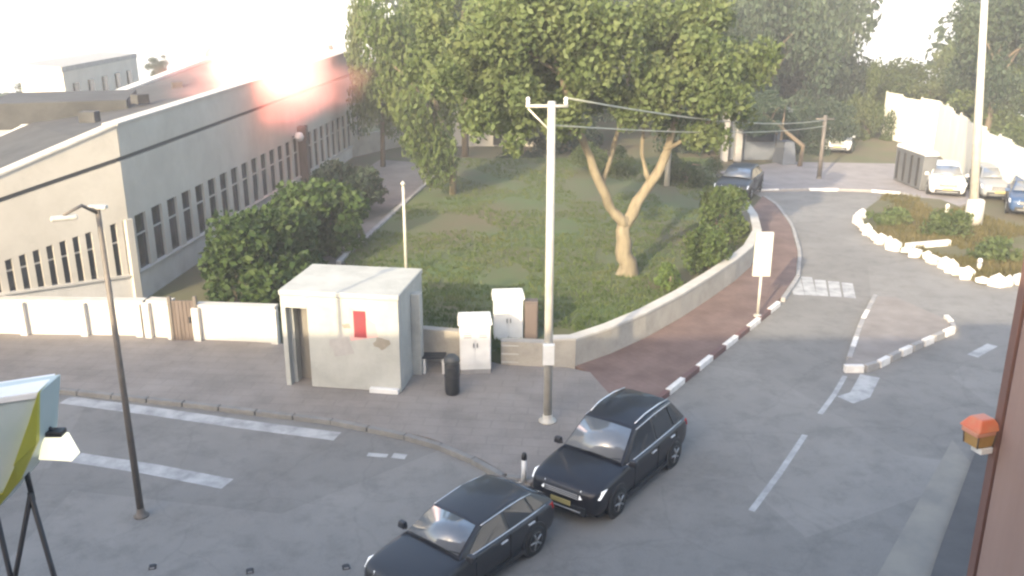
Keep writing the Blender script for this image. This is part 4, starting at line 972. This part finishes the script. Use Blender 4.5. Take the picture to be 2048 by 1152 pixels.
# ================================================================== THE BLAST ON THE ROOF
bc = V(532, 165, 42.8)
fire = thing('explosion', 'white hot blast with pink orange flames bursting from the office roof', 'explosion', (bc.x, 42.8, bc.z))
def vol_mat(name, dens, ecol, estr, nscale, seed, fall=1.0):
    m = bpy.data.materials.new(name); m.use_nodes = True; n = m.node_tree; n.nodes.remove(n.nodes['Principled BSDF'])
    pv = n.nodes.new('ShaderNodeVolumePrincipled'); tc = n.nodes.new('ShaderNodeTexCoord')
    ln = n.nodes.new('ShaderNodeVectorMath'); ln.operation = 'LENGTH'; n.links.new(tc.outputs['Object'], ln.inputs[0])
    no = n.nodes.new('ShaderNodeTexNoise'); no.inputs['Scale'].default_value = nscale; no.inputs['Detail'].default_value = 4
    mp = n.nodes.new('ShaderNodeMapping'); mp.inputs['Location'].default_value = (seed, seed, 0); n.links.new(tc.outputs['Object'], mp.inputs[0]); n.links.new(mp.outputs[0], no.inputs['Vector'])
    a_ = n.nodes.new('ShaderNodeMath'); a_.operation = 'MULTIPLY_ADD'; a_.inputs[1].default_value = 1.1; n.links.new(no.outputs['Fac'], a_.inputs[0]); n.links.new(ln.outputs['Value'], a_.inputs[2])
    mr = n.nodes.new('ShaderNodeMapRange'); mr.inputs['From Min'].default_value = 1.45; mr.inputs['From Max'].default_value = .65; mr.inputs['To Min'].default_value = 0; mr.inputs['To Max'].default_value = 1; mr.interpolation_type = 'SMOOTHSTEP'
    n.links.new(a_.outputs[0], mr.inputs['Value'])
    d_ = n.nodes.new('ShaderNodeMath'); d_.operation = 'MULTIPLY'; d_.inputs[1].default_value = dens; n.links.new(mr.outputs[0], d_.inputs[0]); n.links.new(d_.outputs[0], pv.inputs['Density'])
    e_ = n.nodes.new('ShaderNodeMath'); e_.operation = 'MULTIPLY'; e_.inputs[1].default_value = estr; n.links.new(mr.outputs[0], e_.inputs[0]); n.links.new(e_.outputs[0], pv.inputs['Emission Strength'])
    rp = n.nodes.new('ShaderNodeValToRGB'); rp.color_ramp.elements[0].color = (*ecol[0], 1); rp.color_ramp.elements[1].color = (*ecol[1], 1); n.links.new(mr.outputs[0], rp.inputs[0]); n.links.new(rp.outputs[0], pv.inputs['Emission Color'])
    pv.inputs['Color'].default_value = (.6, .5, .48, 1)
    n.links.new(pv.outputs[0], n.nodes['Material Output'].inputs['Volume'])
    return m
def ball(name, c, s, m, parent):
    b_ = bmesh.new(); bmesh.ops.create_icosphere(b_, subdivisions=3, radius=1.0); me = bpy.data.meshes.new(name); b_.to_mesh(me); b_.free(); me.materials.append(m)
    o = link(bpy.data.objects.new(name, me), parent); o.location = c; o.scale = s; return o
ball('fireball', (0, .4, 1.5), (3.6, 2.8, 2.9), vol_mat('fire_core', .3, ((1, .5, .34), (1, .92, .84)), 1.0, 1.7, 3.0), fire)
ball('flame_skirt', (.25, -.7, .25), (5.2, 3.0, 2.8), vol_mat('fire_edge', .35, ((1, .20, .14), (1, .34, .26)), .24, 2.2, 9.0), fire)
ball('smoke', (2.0, .3, 1.2), (1.5, 1.5, 1.8), vol_mat('smoke_vol', .6, ((1, .4, .3), (1, .5, .4)), .03, 2.4, 15.0), fire)
for (px, py, s_, lb) in ((478, 70, .22, 'dark fragment flung highest to the left of the blast'), (662, 94, .2, 'dark fragment flung to the right of the blast'), (420, 108, .3, 'flat dark fragment flying low left of the blast')):
    q_ = V(px, py, 49); b_ = bmesh.new(); bmesh.ops.create_icosphere(b_, subdivisions=1, radius=s_)
    for v_ in b_.verts: v_.co *= random.uniform(.5, 1.2)
    me = bpy.data.meshes.new('debris_chunk'); b_.to_mesh(me); b_.free(); me.materials.append(M_roof)
    o = link(bpy.data.objects.new('debris_chunk', me)); o.location = q_; tag(o, lb, 'debris', 'fragments thrown up by the blast')

# ================================================================== THE AIR
hz = MB().box((0, 30, -80.0), (3300, 3300, 200.0)).build('haze', mat('haze_tmp', (1, 1, 1)))
hm = bpy.data.materials.new('haze_air'); hm.use_nodes = True
for nd in list(hm.node_tree.nodes):
    if nd.type != 'OUTPUT_MATERIAL': hm.node_tree.nodes.remove(nd)
pvh = hm.node_tree.nodes.new('ShaderNodeVolumePrincipled')
pvh.inputs['Color'].default_value = (0.93, 0.95, 1.0, 1); pvh.inputs['Density'].default_value = 0.0015; pvh.inputs['Anisotropy'].default_value = 0.0
hm.node_tree.links.new(pvh.outputs[0], hm.node_tree.nodes['Material Output'].inputs['Volume'])
hz.data.materials[0] = hm
tag(hz, 'thin pale evening haze over the whole scene', 'haze', kind='stuff')

for px_, py_, lb in ((305, 1135, 'small dark road stud nearest the lamp post'), (500, 1143, 'small dark road stud midway between lamp post and hatchback'), (692, 1135, 'small dark road stud nearest the hatchback')):
    p = G(px_, py_)
    st_ = thing('road_stud', lb, 'stud', (p.x, p.y, .002), .3, 'road studs across the near lane')
    MB().box((0, 0, .02), (.13, .13, .04), taper=.7).build('body', M_dark, st_)
    MB().box((0, -.05, .022), (.08, .03, .02)).build('reflector', M_kerbg, st_)
